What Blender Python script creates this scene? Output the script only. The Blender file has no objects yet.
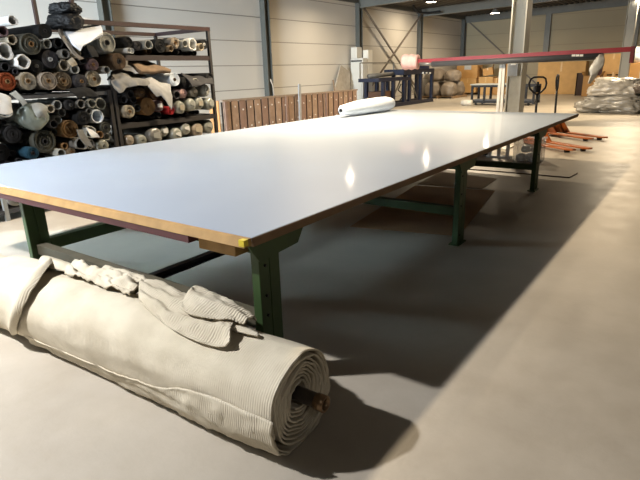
import bpy, math, random
from mathutils import Vector, Matrix, noise
C = bpy.context.scene.collection
S = bpy.context.scene
PI = math.pi

# ------------------------------------------------------------------ camera
F, YAW, PITCH, ROLL, CAMZ = 523.14, -0.63626, -0.310104, -0.03141, 1.7
fw = Vector((math.sin(YAW)*math.cos(PITCH), math.cos(YAW)*math.cos(PITCH), math.sin(PITCH)))
_r = Vector((math.cos(YAW), -math.sin(YAW), 0)); _u = _r.cross(fw)
rt = math.cos(ROLL)*_r + math.sin(ROLL)*_u
up = -math.sin(ROLL)*_r + math.cos(ROLL)*_u
CAM = Vector((0, 0, CAMZ))
cd = bpy.data.cameras.new('camera'); cam = bpy.data.objects.new('camera', cd); C.objects.link(cam)
cd.sensor_fit = 'HORIZONTAL'; cd.sensor_width = 36; cd.lens = F/640*36; cd.clip_start = .05; cd.clip_end = 200
m = Matrix.Identity(4)
for i in range(3):
    m[i][0] = rt[i]; m[i][1] = up[i]; m[i][2] = -fw[i]; m[i][3] = CAM[i]
cam.matrix_world = m
S.camera = cam

def at(px, py, axis, val):                  # a pixel of the photograph -> the point on the plane axis = val
    v = fw + (px-320)/F*rt - (py-240)/F*up
    i = 'xyz'.index(axis)
    return CAM + v*((val-CAM[i])/v[i])
def pxm(p):                                 # pixels per metre at a point
    return F/((Vector(p)-CAM).dot(fw))

# ------------------------------------------------------------------ materials
def lin(c):
    if isinstance(c, str):
        c = [int(c[i:i+2], 16)/255 for i in (0, 2, 4)]
    return tuple(((x/12.92) if x <= .04045 else ((x+.055)/1.055)**2.4) for x in c)+(1,)
MATS = {}
def M(name, col, rough=.7, metal=0, var=.12, scale=6, bump=0, bscale=40, spec=.5, trans=0, alpha=1, col2=None):
    if name in MATS: return MATS[name]
    mt = bpy.data.materials.new(name); mt.use_nodes = True
    nt = mt.node_tree; b = nt.nodes['Principled BSDF']; N = nt.nodes.new; L = nt.links.new
    b.inputs['Roughness'].default_value = rough; b.inputs['Metallic'].default_value = metal
    b.inputs['Specular IOR Level'].default_value = spec
    b.inputs['Transmission Weight'].default_value = trans; b.inputs['Alpha'].default_value = alpha
    tc = N('ShaderNodeTexCoord'); ns = N('ShaderNodeTexNoise'); ns.inputs['Scale'].default_value = scale
    ns.inputs['Detail'].default_value = 5
    L(tc.outputs['Object'], ns.inputs['Vector'])
    rp = N('ShaderNodeValToRGB'); c = lin(col)
    c2 = lin(col2) if col2 else tuple(min(1, x*(1+var)) for x in c[:3])+(1,)
    c1 = tuple(x*(1-var) for x in c[:3])+(1,) if not col2 else c
    rp.color_ramp.elements[0].position = .3; rp.color_ramp.elements[1].position = .7
    rp.color_ramp.elements[0].color = c1; rp.color_ramp.elements[1].color = c2
    L(ns.outputs['Fac'], rp.inputs['Fac']); L(rp.outputs['Color'], b.inputs['Base Color'])
    if bump:
        n2 = N('ShaderNodeTexNoise'); n2.inputs['Scale'].default_value = bscale; n2.inputs['Detail'].default_value = 4
        L(tc.outputs['Object'], n2.inputs['Vector'])
        bp = N('ShaderNodeBump'); bp.inputs['Strength'].default_value = bump; bp.inputs['Distance'].default_value = .02
        L(n2.outputs['Fac'], bp.inputs['Height']); L(bp.outputs['Normal'], b.inputs['Normal'])
    MATS[name] = mt
    return mt
def emit(name, col, s):
    mt = bpy.data.materials.new(name); mt.use_nodes = True; b = mt.node_tree.nodes['Principled BSDF']
    b.inputs['Emission Color'].default_value = lin(col); b.inputs['Emission Strength'].default_value = s
    return mt

# ------------------------------------------------------------------ mesh helper
class MB:
    def __init__(s): s.v = []; s.f = []; s.mi = []; s.smooth = []
    def add(s, vs, fs, mi=0, smooth=False):
        o = len(s.v); s.v += [Vector(v) for v in vs]
        for f in fs: s.f.append([i+o for i in f]); s.mi.append(mi); s.smooth.append(smooth)
        return s
    def box(s, a, b, rz=0, mi=0):
        x0, y0, z0 = a; x1, y1, z1 = b
        vs = [(x0,y0,z0),(x1,y0,z0),(x1,y1,z0),(x0,y1,z0),(x0,y0,z1),(x1,y0,z1),(x1,y1,z1),(x0,y1,z1)]
        if rz:
            c = Vector(((x0+x1)/2, (y0+y1)/2, 0)); R = Matrix.Rotation(rz, 3, 'Z')
            vs = [R @ (Vector(v)-c)+c for v in vs]
        return s.add(vs, [(0,3,2,1),(4,5,6,7),(0,1,5,4),(1,2,6,5),(2,3,7,6),(3,0,4,7)], mi)
    def bar(s, p, q, w, h, upv=(0,0,1), mi=0):      # box beam from p to q, w across, h along up
        p, q = Vector(p), Vector(q); d = (q-p).normalized(); u = Vector(upv)
        if abs(d.dot(u)) > .99: u = Vector((1,0,0))
        a = d.cross(u).normalized(); u = a.cross(d)
        vs = []
        for e in (p, q):
            for i, j in ((-1,-1),(1,-1),(1,1),(-1,1)): vs.append(e+a*i*w/2+u*j*h/2)
        return s.add(vs, [(3,2,1,0),(4,5,6,7),(0,1,5,4),(1,2,6,5),(2,3,7,6),(3,0,4,7)], mi)
    def prism(s, pts, off, mi=0):                   # polygon pts extruded by off
        n = len(pts); off = Vector(off); vs = [Vector(p) for p in pts]+[Vector(p)+off for p in pts]
        fs = [tuple(range(n))[::-1], tuple(range(n, 2*n))]+[(i, (i+1) % n, n+(i+1) % n, n+i) for i in range(n)]
        return s.add(vs, fs, mi)
    def tube(s, pts, r, seg=10, cap=True, mi=0, closed=False):
        pts = [Vector(p) for p in pts]; n = len(pts); rs = r if isinstance(r, (list, tuple)) else [r]*n
        vs = []; prev = None
        for i, p in enumerate(pts):
            if closed: d = (pts[(i+1) % n]-pts[i-1]).normalized()
            else: d = (pts[min(i+1, n-1)]-pts[max(i-1, 0)]).normalized()
            a = prev if prev is not None else (Vector((0,0,1)) if abs(d.z) < .9 else Vector((1,0,0)))
            a = (a-d*a.dot(d)).normalized(); prev = a; b = d.cross(a)
            for k in range(seg):
                t = 2*PI*k/seg; vs.append(p+(a*math.cos(t)+b*math.sin(t))*rs[i])
        fs = []
        for i in range(n if closed else n-1):
            j = (i+1) % n
            for k in range(seg): fs.append((i*seg+k, i*seg+(k+1) % seg, j*seg+(k+1) % seg, j*seg+k))
        if cap and not closed: fs += [tuple(range(seg))[::-1], tuple(range((n-1)*seg, n*seg))]
        return s.add(vs, fs, mi, True)
    def build(s, name, mat, parent=None, loc=None):
        me = bpy.data.meshes.new(name); o = loc or Vector((0,0,0)); o = Vector(o)
        me.from_pydata([v-o for v in s.v], [], s.f)
        for mt in (mat if isinstance(mat, (list, tuple)) else [mat]): me.materials.append(mt)
        me.polygons.foreach_set('material_index', s.mi); me.polygons.foreach_set('use_smooth', s.smooth)
        me.update()
        ob = bpy.data.objects.new(name, me); C.objects.link(ob)
        if parent is not None:
            ob.parent = parent
            if loc is not None: ob.location = o
        else: ob.location = o
        return ob
def bevel(o, w=.006, seg=2):
    md = o.modifiers.new('bevel', 'BEVEL'); md.width = w; md.segments = seg; md.limit_method = 'ANGLE'; return o
def sub(o, n=1):
    md = o.modifiers.new('sub', 'SUBSURF'); md.levels = n; md.render_levels = n; return o
def tag(o, label=None, cat=None, group=None, kind=None):
    if label: o['label'] = label
    if cat: o['category'] = cat
    if group: o['group'] = group
    if kind: o['kind'] = kind
    return o
def empty(name, loc, label, cat, group=None, rz=0):
    e = bpy.data.objects.new(name, None); C.objects.link(e); e.location = loc; e.rotation_euler.z = rz
    e.empty_display_size = .1
    return tag(e, label, cat, group)
def struct(o): o['kind'] = 'structure'; return o
def part(mb, name, mat, root):               # part given in world coordinates under an unrotated root
    o = mb.build(name, mat); o.parent = root
    loc = Vector(root.location)
    p = root.parent
    while p is not None: loc += Vector(p.location); p = p.parent
    o.location = -loc
    return o
def nz(p, s=1.0): return noise.noise(Vector(p)*s)

# ------------------------------------------------------------------ shell
WX, BY = -14.5, 36.9
def wall_mat(name, seam, c1, c2):
    mt = bpy.data.materials.new(name); mt.use_nodes = True; nt = mt.node_tree; N = nt.nodes.new; L = nt.links.new
    b = nt.nodes['Principled BSDF']; b.inputs['Roughness'].default_value = .6; b.inputs['Specular IOR Level'].default_value = .3
    tc = N('ShaderNodeTexCoord'); sp = N('ShaderNodeSeparateXYZ'); L(tc.outputs['Object'], sp.inputs[0])
    def mth(op, a, bb=None):
        n = N('ShaderNodeMath'); n.operation = op
        for i, x in enumerate((a, bb)):
            if x is None: continue
            if isinstance(x, (int, float)): n.inputs[i].default_value = x
            else: L(x, n.inputs[i])
        return n.outputs[0]
    fr = mth('FRACT', mth('DIVIDE', mth('ADD', sp.outputs['Z'], -.27+.87), .87))
    ln = mth('LESS_THAN', fr, .035)
    ns = N('ShaderNodeTexNoise'); ns.inputs['Scale'].default_value = .35; ns.inputs['Detail'].default_value = 4
    L(tc.outputs['Object'], ns.inputs['Vector'])
    rp = N('ShaderNodeValToRGB'); rp.color_ramp.elements[0].color = lin(c1); rp.color_ramp.elements[1].color = lin(c2)
    L(ns.outputs['Fac'], rp.inputs['Fac'])
    mx = N('ShaderNodeMix'); mx.data_type = 'RGBA'; L(ln, mx.inputs[0]); L(rp.outputs['Color'], mx.inputs[6]); mx.inputs[7].default_value = lin(seam)
    L(mx.outputs[2], b.inputs['Base Color'])
    bp = N('ShaderNodeBump'); bp.inputs['Strength'].default_value = .4; bp.inputs['Distance'].default_value = .02
    L(mth('SUBTRACT', 1, ln), bp.inputs['Height']); L(bp.outputs['Normal'], b.inputs['Normal'])
    return mt
wm = wall_mat('wall panels', '8f8a82', 'c2bdb4', 'cdc9c1'); wb_ = wall_mat('back wall panels', '978b72', 'a3967a', 'ad9f82')
struct(MB().box((WX-.2, -8, -.1), (WX, BY+.2, 5.6)).build('wall_left', wm))
struct(MB().box((WX, BY, -.1), (9, BY+.2, 6.2)).build('wall_back', wb_))
# floor
fm = bpy.data.materials.new('polished concrete'); fm.use_nodes = True
nt = fm.node_tree; N = nt.nodes.new; L = nt.links.new; b = nt.nodes['Principled BSDF']
tc = N('ShaderNodeTexCoord')
n1 = N('ShaderNodeTexNoise'); n1.inputs['Scale'].default_value = .9; n1.inputs['Detail'].default_value = 8; n1.inputs['Roughness'].default_value = .6
n2 = N('ShaderNodeTexNoise'); n2.inputs['Scale'].default_value = 3.2; n2.inputs['Detail'].default_value = 9; n2.inputs['Roughness'].default_value = .7
n3 = N('ShaderNodeTexNoise'); n3.inputs['Scale'].default_value = 38; n3.inputs['Detail'].default_value = 5
for n in (n1, n2, n3): L(tc.outputs['Object'], n.inputs['Vector'])
rp = N('ShaderNodeValToRGB'); rp.color_ramp.elements[0].position = .3; rp.color_ramp.elements[1].position = .72
rp.color_ramp.elements[0].color = lin('a49b8d'); rp.color_ramp.elements[1].color = lin('b9b0a1')
L(n1.outputs['Fac'], rp.inputs['Fac'])
rp2 = N('ShaderNodeValToRGB'); rp2.color_ramp.elements[0].position = .25; rp2.color_ramp.elements[1].position = .6
rp2.color_ramp.elements[0].color = (.88,.86,.83,1); rp2.color_ramp.elements[1].color = (1,1,1,1)
L(n2.outputs['Fac'], rp2.inputs['Fac'])
mx = N('ShaderNodeMix'); mx.data_type = 'RGBA'; mx.blend_type = 'MULTIPLY'; mx.inputs[0].default_value = .8
L(rp.outputs['Color'], mx.inputs[6]); L(rp2.outputs['Color'], mx.inputs[7])
L(mx.outputs[2], b.inputs['Base Color'])
mr = N('ShaderNodeMapRange'); mr.inputs['From Min'].default_value = .3; mr.inputs['From Max'].default_value = .7
mr.inputs['To Min'].default_value = .36; mr.inputs['To Max'].default_value = .5
L(n2.outputs['Fac'], mr.inputs['Value']); L(mr.outputs['Result'], b.inputs['Roughness'])
bp = N('ShaderNodeBump'); bp.inputs['Strength'].default_value = .1; bp.inputs['Distance'].default_value = .01
L(n3.outputs['Fac'], bp.inputs['Height']); L(bp.outputs['Normal'], b.inputs['Normal'])
b.inputs['Specular IOR Level'].default_value = .5
struct(MB().box((WX-.2, -8, -.2), (9, BY+.2, 0)).build('floor', fm))
# ceiling: trapezoid deck, rises to the right
def cz(x): return 5.0+.025*(x-WX)
deck = M('dark roof deck', '58544e', .55, .1, .1, 2)
mb = MB(); pts = []
x = WX-.2; k = 0
prof = []
while x < 9:
    for dx, dz in ((0,0),(.09,0),(.13,.12),(.26,.12),(.30,0)):
        prof.append((x+dx, cz(x)+dz))
    x += .3
vs = [(px_, -8, pz_) for px_, pz_ in prof]+[(px_, BY+.2, pz_) for px_, pz_ in prof]
n = len(prof)
mb.add(vs, [(i, i+1, n+i+1, n+i) for i in range(n-1)])
o = mb.build('ceiling', deck); struct(o)
o.modifiers.new('t', 'SOLIDIFY').thickness = .01
steel = M('grey painted steel', '6f6e66', .5, .0, .06, 3)
steeld = M('dark grey steel', '4e4e48', .5, .0, .06, 3)
def ibeam_x(y, w=.2, h=.38):
    mb = MB(); x0, x1 = WX, 9
    for zb, t in ((-.44, .03), (-.06, .03)):
        mb.add([(x0,y-w/2,cz(x0)+zb),(x1,y-w/2,cz(x1)+zb),(x1,y+w/2,cz(x1)+zb),(x0,y+w/2,cz(x0)+zb),
                (x0,y-w/2,cz(x0)+zb+t),(x1,y-w/2,cz(x1)+zb+t),(x1,y+w/2,cz(x1)+zb+t),(x0,y+w/2,cz(x0)+zb+t)],
               [(0,3,2,1),(4,5,6,7),(0,1,5,4),(1,2,6,5),(2,3,7,6),(3,0,4,7)])
    zb, t, w2 = -.42, .37, .02
    mb.add([(x0,y-w2,cz(x0)+zb),(x1,y-w2,cz(x1)+zb),(x1,y+w2,cz(x1)+zb),(x0,y+w2,cz(x0)+zb),
            (x0,y-w2,cz(x0)+zb+t),(x1,y-w2,cz(x1)+zb+t),(x1,y+w2,cz(x1)+zb+t),(x0,y+w2,cz(x0)+zb+t)],
           [(0,3,2,1),(4,5,6,7),(0,1,5,4),(1,2,6,5),(2,3,7,6),(3,0,4,7)])
    return mb
for i, y in enumerate((2.7, 9.5, 16.4, 23.2, 30.0, 36.7)):
    struct(ibeam_x(y).build('ceiling_beam_%d' % (i+1), steel))
# eave beam along the left wall and wall columns
struct(MB().box((WX, -8, 4.78), (WX+.16, BY, 4.99)).build('trim_1', steeld))
for i, y in enumerate((2.7, 9.52, 16.37, 23.18, 29.89, 36.6)):
    mb = MB()
    for s in (-1, 1): mb.box((WX+.0, y+s*.13-.012, 0), (WX+.24, y+s*.13+.012, 4.78))
    mb.box((WX+.11, y-.12, 0), (WX+.13, y+.12, 4.78))
    struct(mb.build('wall_column_%d' % (i+1), steeld))
for i, x in enumerate((-9.0, -4.2, 1)):
    struct(MB().box((x-.16, BY-.26, 0), (x+.16, BY, cz(x)-.42)).build('wall_column_%d' % (i+7), steel))
# crossing braces
bt = M('brace steel', '6f655a', .5, .2)
def brace(p, q, i):
    struct(MB().bar(p, q, .07, .07).build('trim_%d' % i, bt))
brace((WX+.2, 23.35, 4.7), (WX+.2, 29.8, .4), 2); brace((WX+.26, 29.75, 4.7), (WX+.26, 23.3, .4), 3)
brace((WX+.3, BY-.12, 4.7), (-9.2, BY-.12, .4), 4); brace((-4.3, BY-.12, .6), (.9, BY-.12, 5.0), 5)

# ------------------------------------------------------------------ the cutting table
lam = M('white laminate', '9aa5b4', .5, 0, .015, 1.2, spec=.1)
_b = lam.node_tree.nodes['Principled BSDF']; _b.inputs['Coat Weight'].default_value = .3; _b.inputs['Coat Roughness'].default_value = .07
wood = M('edge timber', 'a1804f', .8, 0, .18, 9)
woodb = M('brown board edge', '7a5f43', .6, 0, .15, 9)
maroon = M('maroon painted rail', '4a2227', .5, 0, .15, 6)
green = M('green painted steel', '384d29', .5, 0, .16, 5)
olive = M('dusty olive steel', '4b4637', .6, 0, .2, 7)
T = empty('cutting_table', (-3.8, 6, 0), 'huge white-topped cutting table on green steel legs across the hall', 'table')
yl, yr, yf = 1.84, 10.2, 9.97
x0, x1 = -5.83, -1.81
o = part(MB().prism([(x0,1.86,.878),(x1,1.86,.878),(x1,yf,.878),(x0,yr,.878)], (0,0,.022)), 'tabletop', lam, T)
bevel(o, .003)
o = part(MB().prism([(x0+.01,1.87,.846),(x1-.003,1.87,.846),(x1-.003,yf-.01,.846),(x0+.01,yr-.01,.846)], (0,0,.0315)), 'under_board', woodb, T)
o = part(MB().prism([(x1-.005,1.8605,.868),(x1+.004,1.8605,.868),(x1+.004,yf,.868),(x1-.005,yf,.868)], (0,0,.0285)), 'side_edging', woodb, T)
mbe = MB().prism([(x0,1.80,.857),(x0,1.858,.857),(x0,1.858,.899),(x0,1.826,.899)], (x1-x0, 0, 0))
o = part(mbe, 'front_edging', wood, T); bevel(o, .003)
ey = part(MB().box((x1-.035,1.797,.866),(x1+.002,1.83,.8995)), 'corner_tape', M('yellow tape', 'c8b428', .5), T); ey['label'] = 'yellow tape on the corner'
part(MB().box((x0+.03,1.808,.812),(-2.25,1.93,.853)), 'front_rail', maroon, T)
ob = part(MB().box((-2.24,1.87,.765),(-1.95,2.02,.846)), 'timber_block', wood, T); bevel(ob, .004)
def leg(x, y, sgn):
    g = part(MB().box((x-.06,y,0.012),(x,y+.083,.846)).box((x-.06,y+.087,.012),(x,y+.17,.846)).box((x-.054,y+.08,.02),(x-.006,y+.09,.84)), 'leg', green, T)
    bevel(g, .004)
    part(MB().box((x-.085,y-.02,0),(x+.02,y+.19,.012)), 'foot_plate', green, T)
    xe = x if sgn > 0 else x-.06
    gs = MB().prism([(xe,y-.08,.844),(xe,y+.39 if sgn > 0 else y+.25,.844),(xe,y+.33 if sgn > 0 else y+.19,.755),(xe,y,.735)], (.012*sgn,0,0))
    part(gs, 'gusset_plate', green, T)
    for zz in (.70, .52, .40, .1): part(MB().tube([(xe,y+.045,zz),(xe+.008*sgn,y+.045,zz)], .009, 8), 'bolt', M('dark bolt', '1d201c', .4, .6), T)
LY = (1.94, 4.82, 7.64)
for y in LY:
    leg(-1.85, y, 1); leg(-4.47, y, -1)
    part(MB().box((-4.47,y+.045,.29),(-1.91,y+.125,.375)), 'cross_rail', olive if y < 3 else green, T)
    part(MB().box((-4.5,y+.03,.76),(-1.88,y+.14,.844)), 'top_bearer', green, T)
for a, c in ((LY[0], LY[1]), (LY[1], LY[2])):
    part(MB().box((-4.535,a+.171,.30),(-4.46,c,.40)), 'side_rail', green, T)
part(MB().box((-3.26,2.03,.245),(-3.2,7.7,.285)).box((-3.2,2.03,.245),(-3.16,7.7,.252)), 'middle_rail', M('black rail', '15171a', .4, .3), T)

# ------------------------------------------------------------------ big fabric roll on the floor
fab = bpy.data.materials.new('cream ribbed fabric'); fab.use_nodes = True
nt = fab.node_tree; N = nt.nodes.new; L = nt.links.new; b = nt.nodes['Principled BSDF']
b.inputs['Roughness'].default_value = .92; b.inputs['Specular IOR Level'].default_value = .15
tc = N('ShaderNodeTexCoord')
ns = N('ShaderNodeTexNoise'); ns.inputs['Scale'].default_value = 5; ns.inputs['Detail'].default_value = 6
L(tc.outputs['Object'], ns.inputs['Vector'])
rp = N('ShaderNodeValToRGB'); rp.color_ramp.elements[0].position = .3; rp.color_ramp.elements[1].position = .65
rp.color_ramp.elements[0].color = lin('bbb09a'); rp.color_ramp.elements[1].color = lin('cfc5b0')
L(ns.outputs['Fac'], rp.inputs['Fac']); L(rp.outputs['Color'], b.inputs['Base Color'])
wv = N('ShaderNodeTexWave'); wv.wave_type = 'BANDS'; wv.bands_direction = 'X'; wv.inputs['Scale'].default_value = 24
wv.inputs['Distortion'].default_value = .6
L(tc.outputs['Object'], wv.inputs['Vector'])
n3 = N('ShaderNodeTexNoise'); n3.inputs['Scale'].default_value = 9; n3.inputs['Detail'].default_value = 5; L(tc.outputs['Object'], n3.inputs['Vector'])
b1 = N('ShaderNodeBump'); b1.inputs['Strength'].default_value = .35; b1.inputs['Distance'].default_value = .006; L(wv.outputs['Fac'], b1.inputs['Height'])
b2 = N('ShaderNodeBump'); b2.inputs['Strength'].default_value = .4; b2.inputs['Distance'].default_value = .02; L(n3.outputs['Fac'], b2.inputs['Height'])
L(b1.outputs['Normal'], b2.inputs['Normal']); L(b2.outputs['Normal'], b.inputs['Normal'])

fab2 = fab.copy(); fab2.name = 'cream broad ribbed fabric'
for n_ in fab2.node_tree.nodes:
    if n_.type == 'TEX_WAVE': n_.inputs['Scale'].default_value = 19; n_.bands_direction = 'X'; n_.inputs['Distortion'].default_value = 1.2
    if n_.type == 'BUMP' and n_.inputs['Distance'].default_value < .01: n_.inputs['Distance'].default_value = .009; n_.inputs['Strength'].default_value = .45
RYAW, RR = .05, .24
RO = Vector((-1.35, 1.65, RR))
RA = Vector((-math.cos(RYAW), -math.sin(RYAW), 0)); RW = Vector((math.sin(RYAW), -math.cos(RYAW), 0)); RU = Vector((0,0,1))
def rp_(u, th, r):                                   # point of the roll: u along from its near end, th from the front, r radius
    p = RO+RA*u+(RW*math.cos(th)+RU*math.sin(th))*r
    return p
def rough_r(u, th):
    return .011*nz((u*1.3, math.cos(th)*1.2, math.sin(th)*1.2))+.008*nz((u*4, math.cos(th)*3, math.sin(th)*3+5))
def clampz(p, z=.006):
    if p.z < z: p.z = z
    return p
RT = empty('fabric_roll', (RO.x, RO.y, 0), 'large cream ribbed fabric roll lying on the floor before the table', 'fabric roll')
mb = MB(); nu, nt_ = 90, 64; Lr = 3.6; vs = []; fs = []
for i in range(nu+1):
    for k in range(nt_):
        th = 2*PI*k/nt_
        u = -.004+Lr*(i/nu)**1.3+(.014*nz((math.cos(th)*2.5, math.sin(th)*2.5, 8))+.006*nz((math.cos(th)*9, math.sin(th)*9, 3)))*max(0, 1-i/6)
        r = RR+rough_r(u, th)-.004
        if math.sin(th) < -.3 : r *= 1+.05*(-math.sin(th)-.3)
        # sagging belly towards the floor at the front
        r += .03*math.exp(-((th-5.6)/.35)**2)*(.6+.4*nz((u*2.2, 3, 1)))
        vs.append(clampz(rp_(u, th, r)))
for i in range(nu):
    for k in range(nt_):
        a, c = i*nt_+k, i*nt_+(k+1) % nt_
        fs.append((a, c, c+nt_, a+nt_))
mb.add(vs, fs, 0, True); mb.f[-1:]
o = part(mb, 'outer_layer', fab, RT); md = o.modifiers.new('s', 'SOLIDIFY'); md.thickness = .008; md.offset = -1
# spiral of layers showing at the near end
def spiral(turns, r0, r1, seed, name, depth=.35):
    mb = MB(); seg = 44; n = int(turns*seg); rows = 4; vs = []; fs = []
    for i in range(n+1):
        th = -2*PI*i/seg-.9
        t = i/n
        wob = 1+.12*nz((math.cos(th)*1.3+seed, math.sin(th)*1.3, t*2.2))*(1.3-t*.6)+.045*nz((math.cos(th)*4, math.sin(th)*4, i*.06+seed))
        r = (r0+(r1-r0)*t)*wob
        e = .016*nz((i*.05, seed, 2))+.007*nz((i*.4, 1, seed))-.03*(1-t)*.6
        for j in range(rows):
            u = e*(-1) if j == 0 else e*(-1)+(.01, .04, depth)[j-1]
            f = (r+.003*nz((i*.3, 7, seed))) if j == 0 else r
            vs.append(clampz(rp_(u, th, f), .008))
    for i in range(n):
        for j in range(rows-1):
            a = i*rows+j; fs.append((a, a+rows, a+rows+1, a+1))
    mb.add(vs, fs, 0, True)
    o = part(mb, name, fab, RT); md = o.modifiers.new('s', 'SOLIDIFY'); md.thickness = .0095; md.offset = 0
    return o
spiral(8.5, .06, RR-.016, 1.3, 'wound_layers')
# core
core = M('dark steel core', '4b4540', .35, .6, .15, 20)
ctr = RO+Vector((0, 0, 0))
part(MB().tube([rp_(.6, 0, 0), rp_(.0, 0, 0)+Vector((0,.0,.012)), rp_(-.125, 0, 0)+Vector((0,0,.006))], .036, 24, False), 'core_tube', core, RT)
mbk = MB(); pa, pb = rp_(-.08, 0, 0)+Vector((0,0,.008)), rp_(-.13, 0, 0)+Vector((0,0,.006))
vs = []
for r, p in ((.0405, pa), (.0405, pb), (.029, pb), (.029, pa)):
    for k in range(24):
        t = 2*PI*k/24; vs.append(p+(RW*math.cos(t)+RU*math.sin(t))*r)
mbk.add(vs, [(j*24+k, j*24+(k+1) % 24, ((j+1) % 4)*24+(k+1) % 24, ((j+1) % 4)*24+k) for j in range(4) for k in range(24)], 0, True)
kk = part(mbk, 'core_collar', M('bronze collar', '7d6347', .35, .5), RT); kk['label'] = 'bronze collar on the core'

def catmull(P, t):
    n = len(P)-1; i = min(int(t*n), n-1); f = t*n-i
    p0, p1, p2, p3 = P[max(i-1,0)], P[i], P[i+1], P[min(i+2,n)]
    return tuple(.5*((2*b_)+(c_-a_)*f+(2*a_-5*b_+4*c_-d_)*f*f+(-a_+3*b_-3*c_+d_)*f**3) for a_, b_, c_, d_ in zip(p0,p1,p2,p3))
def patch(name, rows, nu=40, nv=16, thick=.007, amp=.01, fr=3, seed=0, fold=0, foldn=3, mat=None):
    """rows: list of rows of (u, theta degrees, lift) control points on the roll -> cloth sheet"""
    mb = MB(); vs = []; fs = []
    for i in range(nu+1):
        cr = [catmull([rows[q][j] for q in range(len(rows))], i/nu) for j in range(len(rows[0]))]
        for j in range(nv+1):
            u, th, l = catmull(cr, j/nv)
            l += fold*math.sin(j/nv*PI*2*foldn+2*nz((i*.12, seed, 1)))*.5
            r = RR+.006+max(0.004, l)+amp*(nz((u*fr*2, th*.03*fr, seed))+.5*nz((u*fr*6, th*.1*fr, seed+3)))
            vs.append(clampz(rp_(u, math.radians(th), r), .012))
    for i in range(nu):
        for j in range(nv):
            a = i*(nv+1)+j; fs.append((a, a+1, a+nv+2, a+nv+1))
    mb.add(vs, fs, 0, True)
    o = part(mb, name, mat or fab, RT); md = o.modifiers.new('s', 'SOLIDIFY'); md.thickness = thick; md.offset = 0
    return o
# folded-back cloth over the far left of the roll (rim raised)
patch('folded_back_cloth', [
    [(2.14,-28,.012),(1.97,18,.022),(1.95,61,.03),(2.05,95,.05),(2.28,128,.035),(2.5,160,.01)],
    [(2.19,-30,.03),(2.02,18,.045),(2.0,61,.055),(2.1,95,.065),(2.33,128,.05),(2.5,160,.02)],
    [(2.26,-32,.016),(2.12,18,.022),(2.1,61,.026),(2.18,95,.03),(2.38,128,.025),(2.53,160,.01)],
    [(2.5,-34,.012),(2.42,18,.016),(2.4,61,.02),(2.45,95,.022),(2.55,128,.014),(2.62,160,.01)],
    [(2.8,-34,.004),(2.66,18,.006),(2.62,61,.006),(2.6,95,.006),(2.66,128,.004),(2.7,160,.004)]], 44, 40, .008, .007, 2, 4)
# rolled rim running on along the top
patch('twisted_strip', [
    [(2.25,100,.02),(2.3,112,.06),(2.3,125,.06),(2.32,136,.01)],
    [(2.05,98,.02),(2.08,108,.055),(2.1,122,.055),(2.1,134,.01)],
    [(1.9,104,.015),(1.92,112,.045),(1.93,122,.045),(1.95,132,.01)],
    [(1.72,104,.01),(1.75,112,.03),(1.76,122,.03),(1.78,130,.01)]], 24, 10, .008, .006, 4, 8)
patch('crumpled_strip', [
    [(1.93,100,.01),(1.96,112,.075),(1.98,124,.07),(2.0,138,.02)],
    [(1.75,96,.01),(1.78,108,.045),(1.8,122,.085),(1.84,140,.02)],
    [(1.58,97,.01),(1.6,107,.055),(1.62,122,.07),(1.64,142,.02)],
    [(1.4,95,.015),(1.42,103,.045),(1.44,120,.085),(1.44,142,.02)],
    [(1.24,95,.01),(1.24,101,.03),(1.25,114,.03),(1.26,130,.01)]], 60, 24, .007, .03, 5, 12, .03, 2.5)
patch('crumpled_strip', [
    [(1.75,118,.05),(1.72,126,.10),(1.7,136,.06)],
    [(1.58,116,.05),(1.55,126,.10),(1.52,138,.06)],
    [(1.42,116,.07),(1.4,124,.11),(1.36,136,.05)],
    [(1.3,118,.06),(1.27,122,.08),(1.25,132,.05)]], 40, 16, .007, .024, 6, 31, .022, 2)
patch('ribbed_scarf', [
    [(1.33,128,.08),(1.26,112,.075),(1.17,98,.045),(1.11,88,.01)],
    [(1.2,130,.105),(1.1,112,.06),(.98,92,.03),(.9,72,.008)],
    [(1.0,130,.07),(.9,110,.05),(.82,86,.022),(.72,62,.008)],
    [(.78,128,.07),(.72,108,.05),(.62,84,.022),(.53,58,.008)],
    [(.58,126,.05),(.54,106,.045),(.46,84,.028),(.38,60,.012)],
    [(.5,124,.02),(.46,106,.03),(.4,86,.035),(.33,66,.03)]], 60, 26, .008, .012, 4, 21, .014, 3, fab2)
patch('torn_end', [
    [(.92,130,.13),(.88,120,.12),(.84,112,.09)],
    [(.8,130,.12),(.76,108,.1),(.74,84,.06)],
    [(.64,128,.1),(.62,106,.09),(.58,82,.05)],
    [(.48,124,.07),(.46,106,.07),(.44,90,.05)],
    [(.37,118,.05),(.36,104,.055),(.36,95,.045)]], 40, 18, .008, .014, 5, 44, .012, 2, fab2)
patch('hem_strip', [
    [(.62,108,.012),(.6,98,.018),(.57,86,.012)],
    [(.42,104,.012),(.40,95,.02),(.38,86,.012)],
    [(.27,96,.008),(.26,93,.012),(.25,90,.008)]], 16, 8, .007, .004, 4, 47)
# loose outer edge hanging along the front foot of the roll
patch('loose_edge', [
    [(-.02,6,.01),(-.02,-20,.022),(-.01,-48,.02),(.0,-70,.012)],
    [(.25,8,.006),(.25,-20,.025),(.25,-48,.04),(.25,-70,.02)],
    [(.5,4,.004),(.5,-20,.022),(.5,-48,.045),(.5,-70,.02)],
    [(.8,-14,.0),(.8,-28,.012),(.8,-48,.035),(.8,-70,.02)],
    [(1.3,-26,.0),(1.3,-38,.008),(1.3,-50,.03),(1.3,-70,.02)],
    [(2.1,-30,.0),(2.1,-40,.006),(2.1,-50,.02),(2.1,-70,.015)]], 70, 18, .007, .012, 4, 55)

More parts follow.
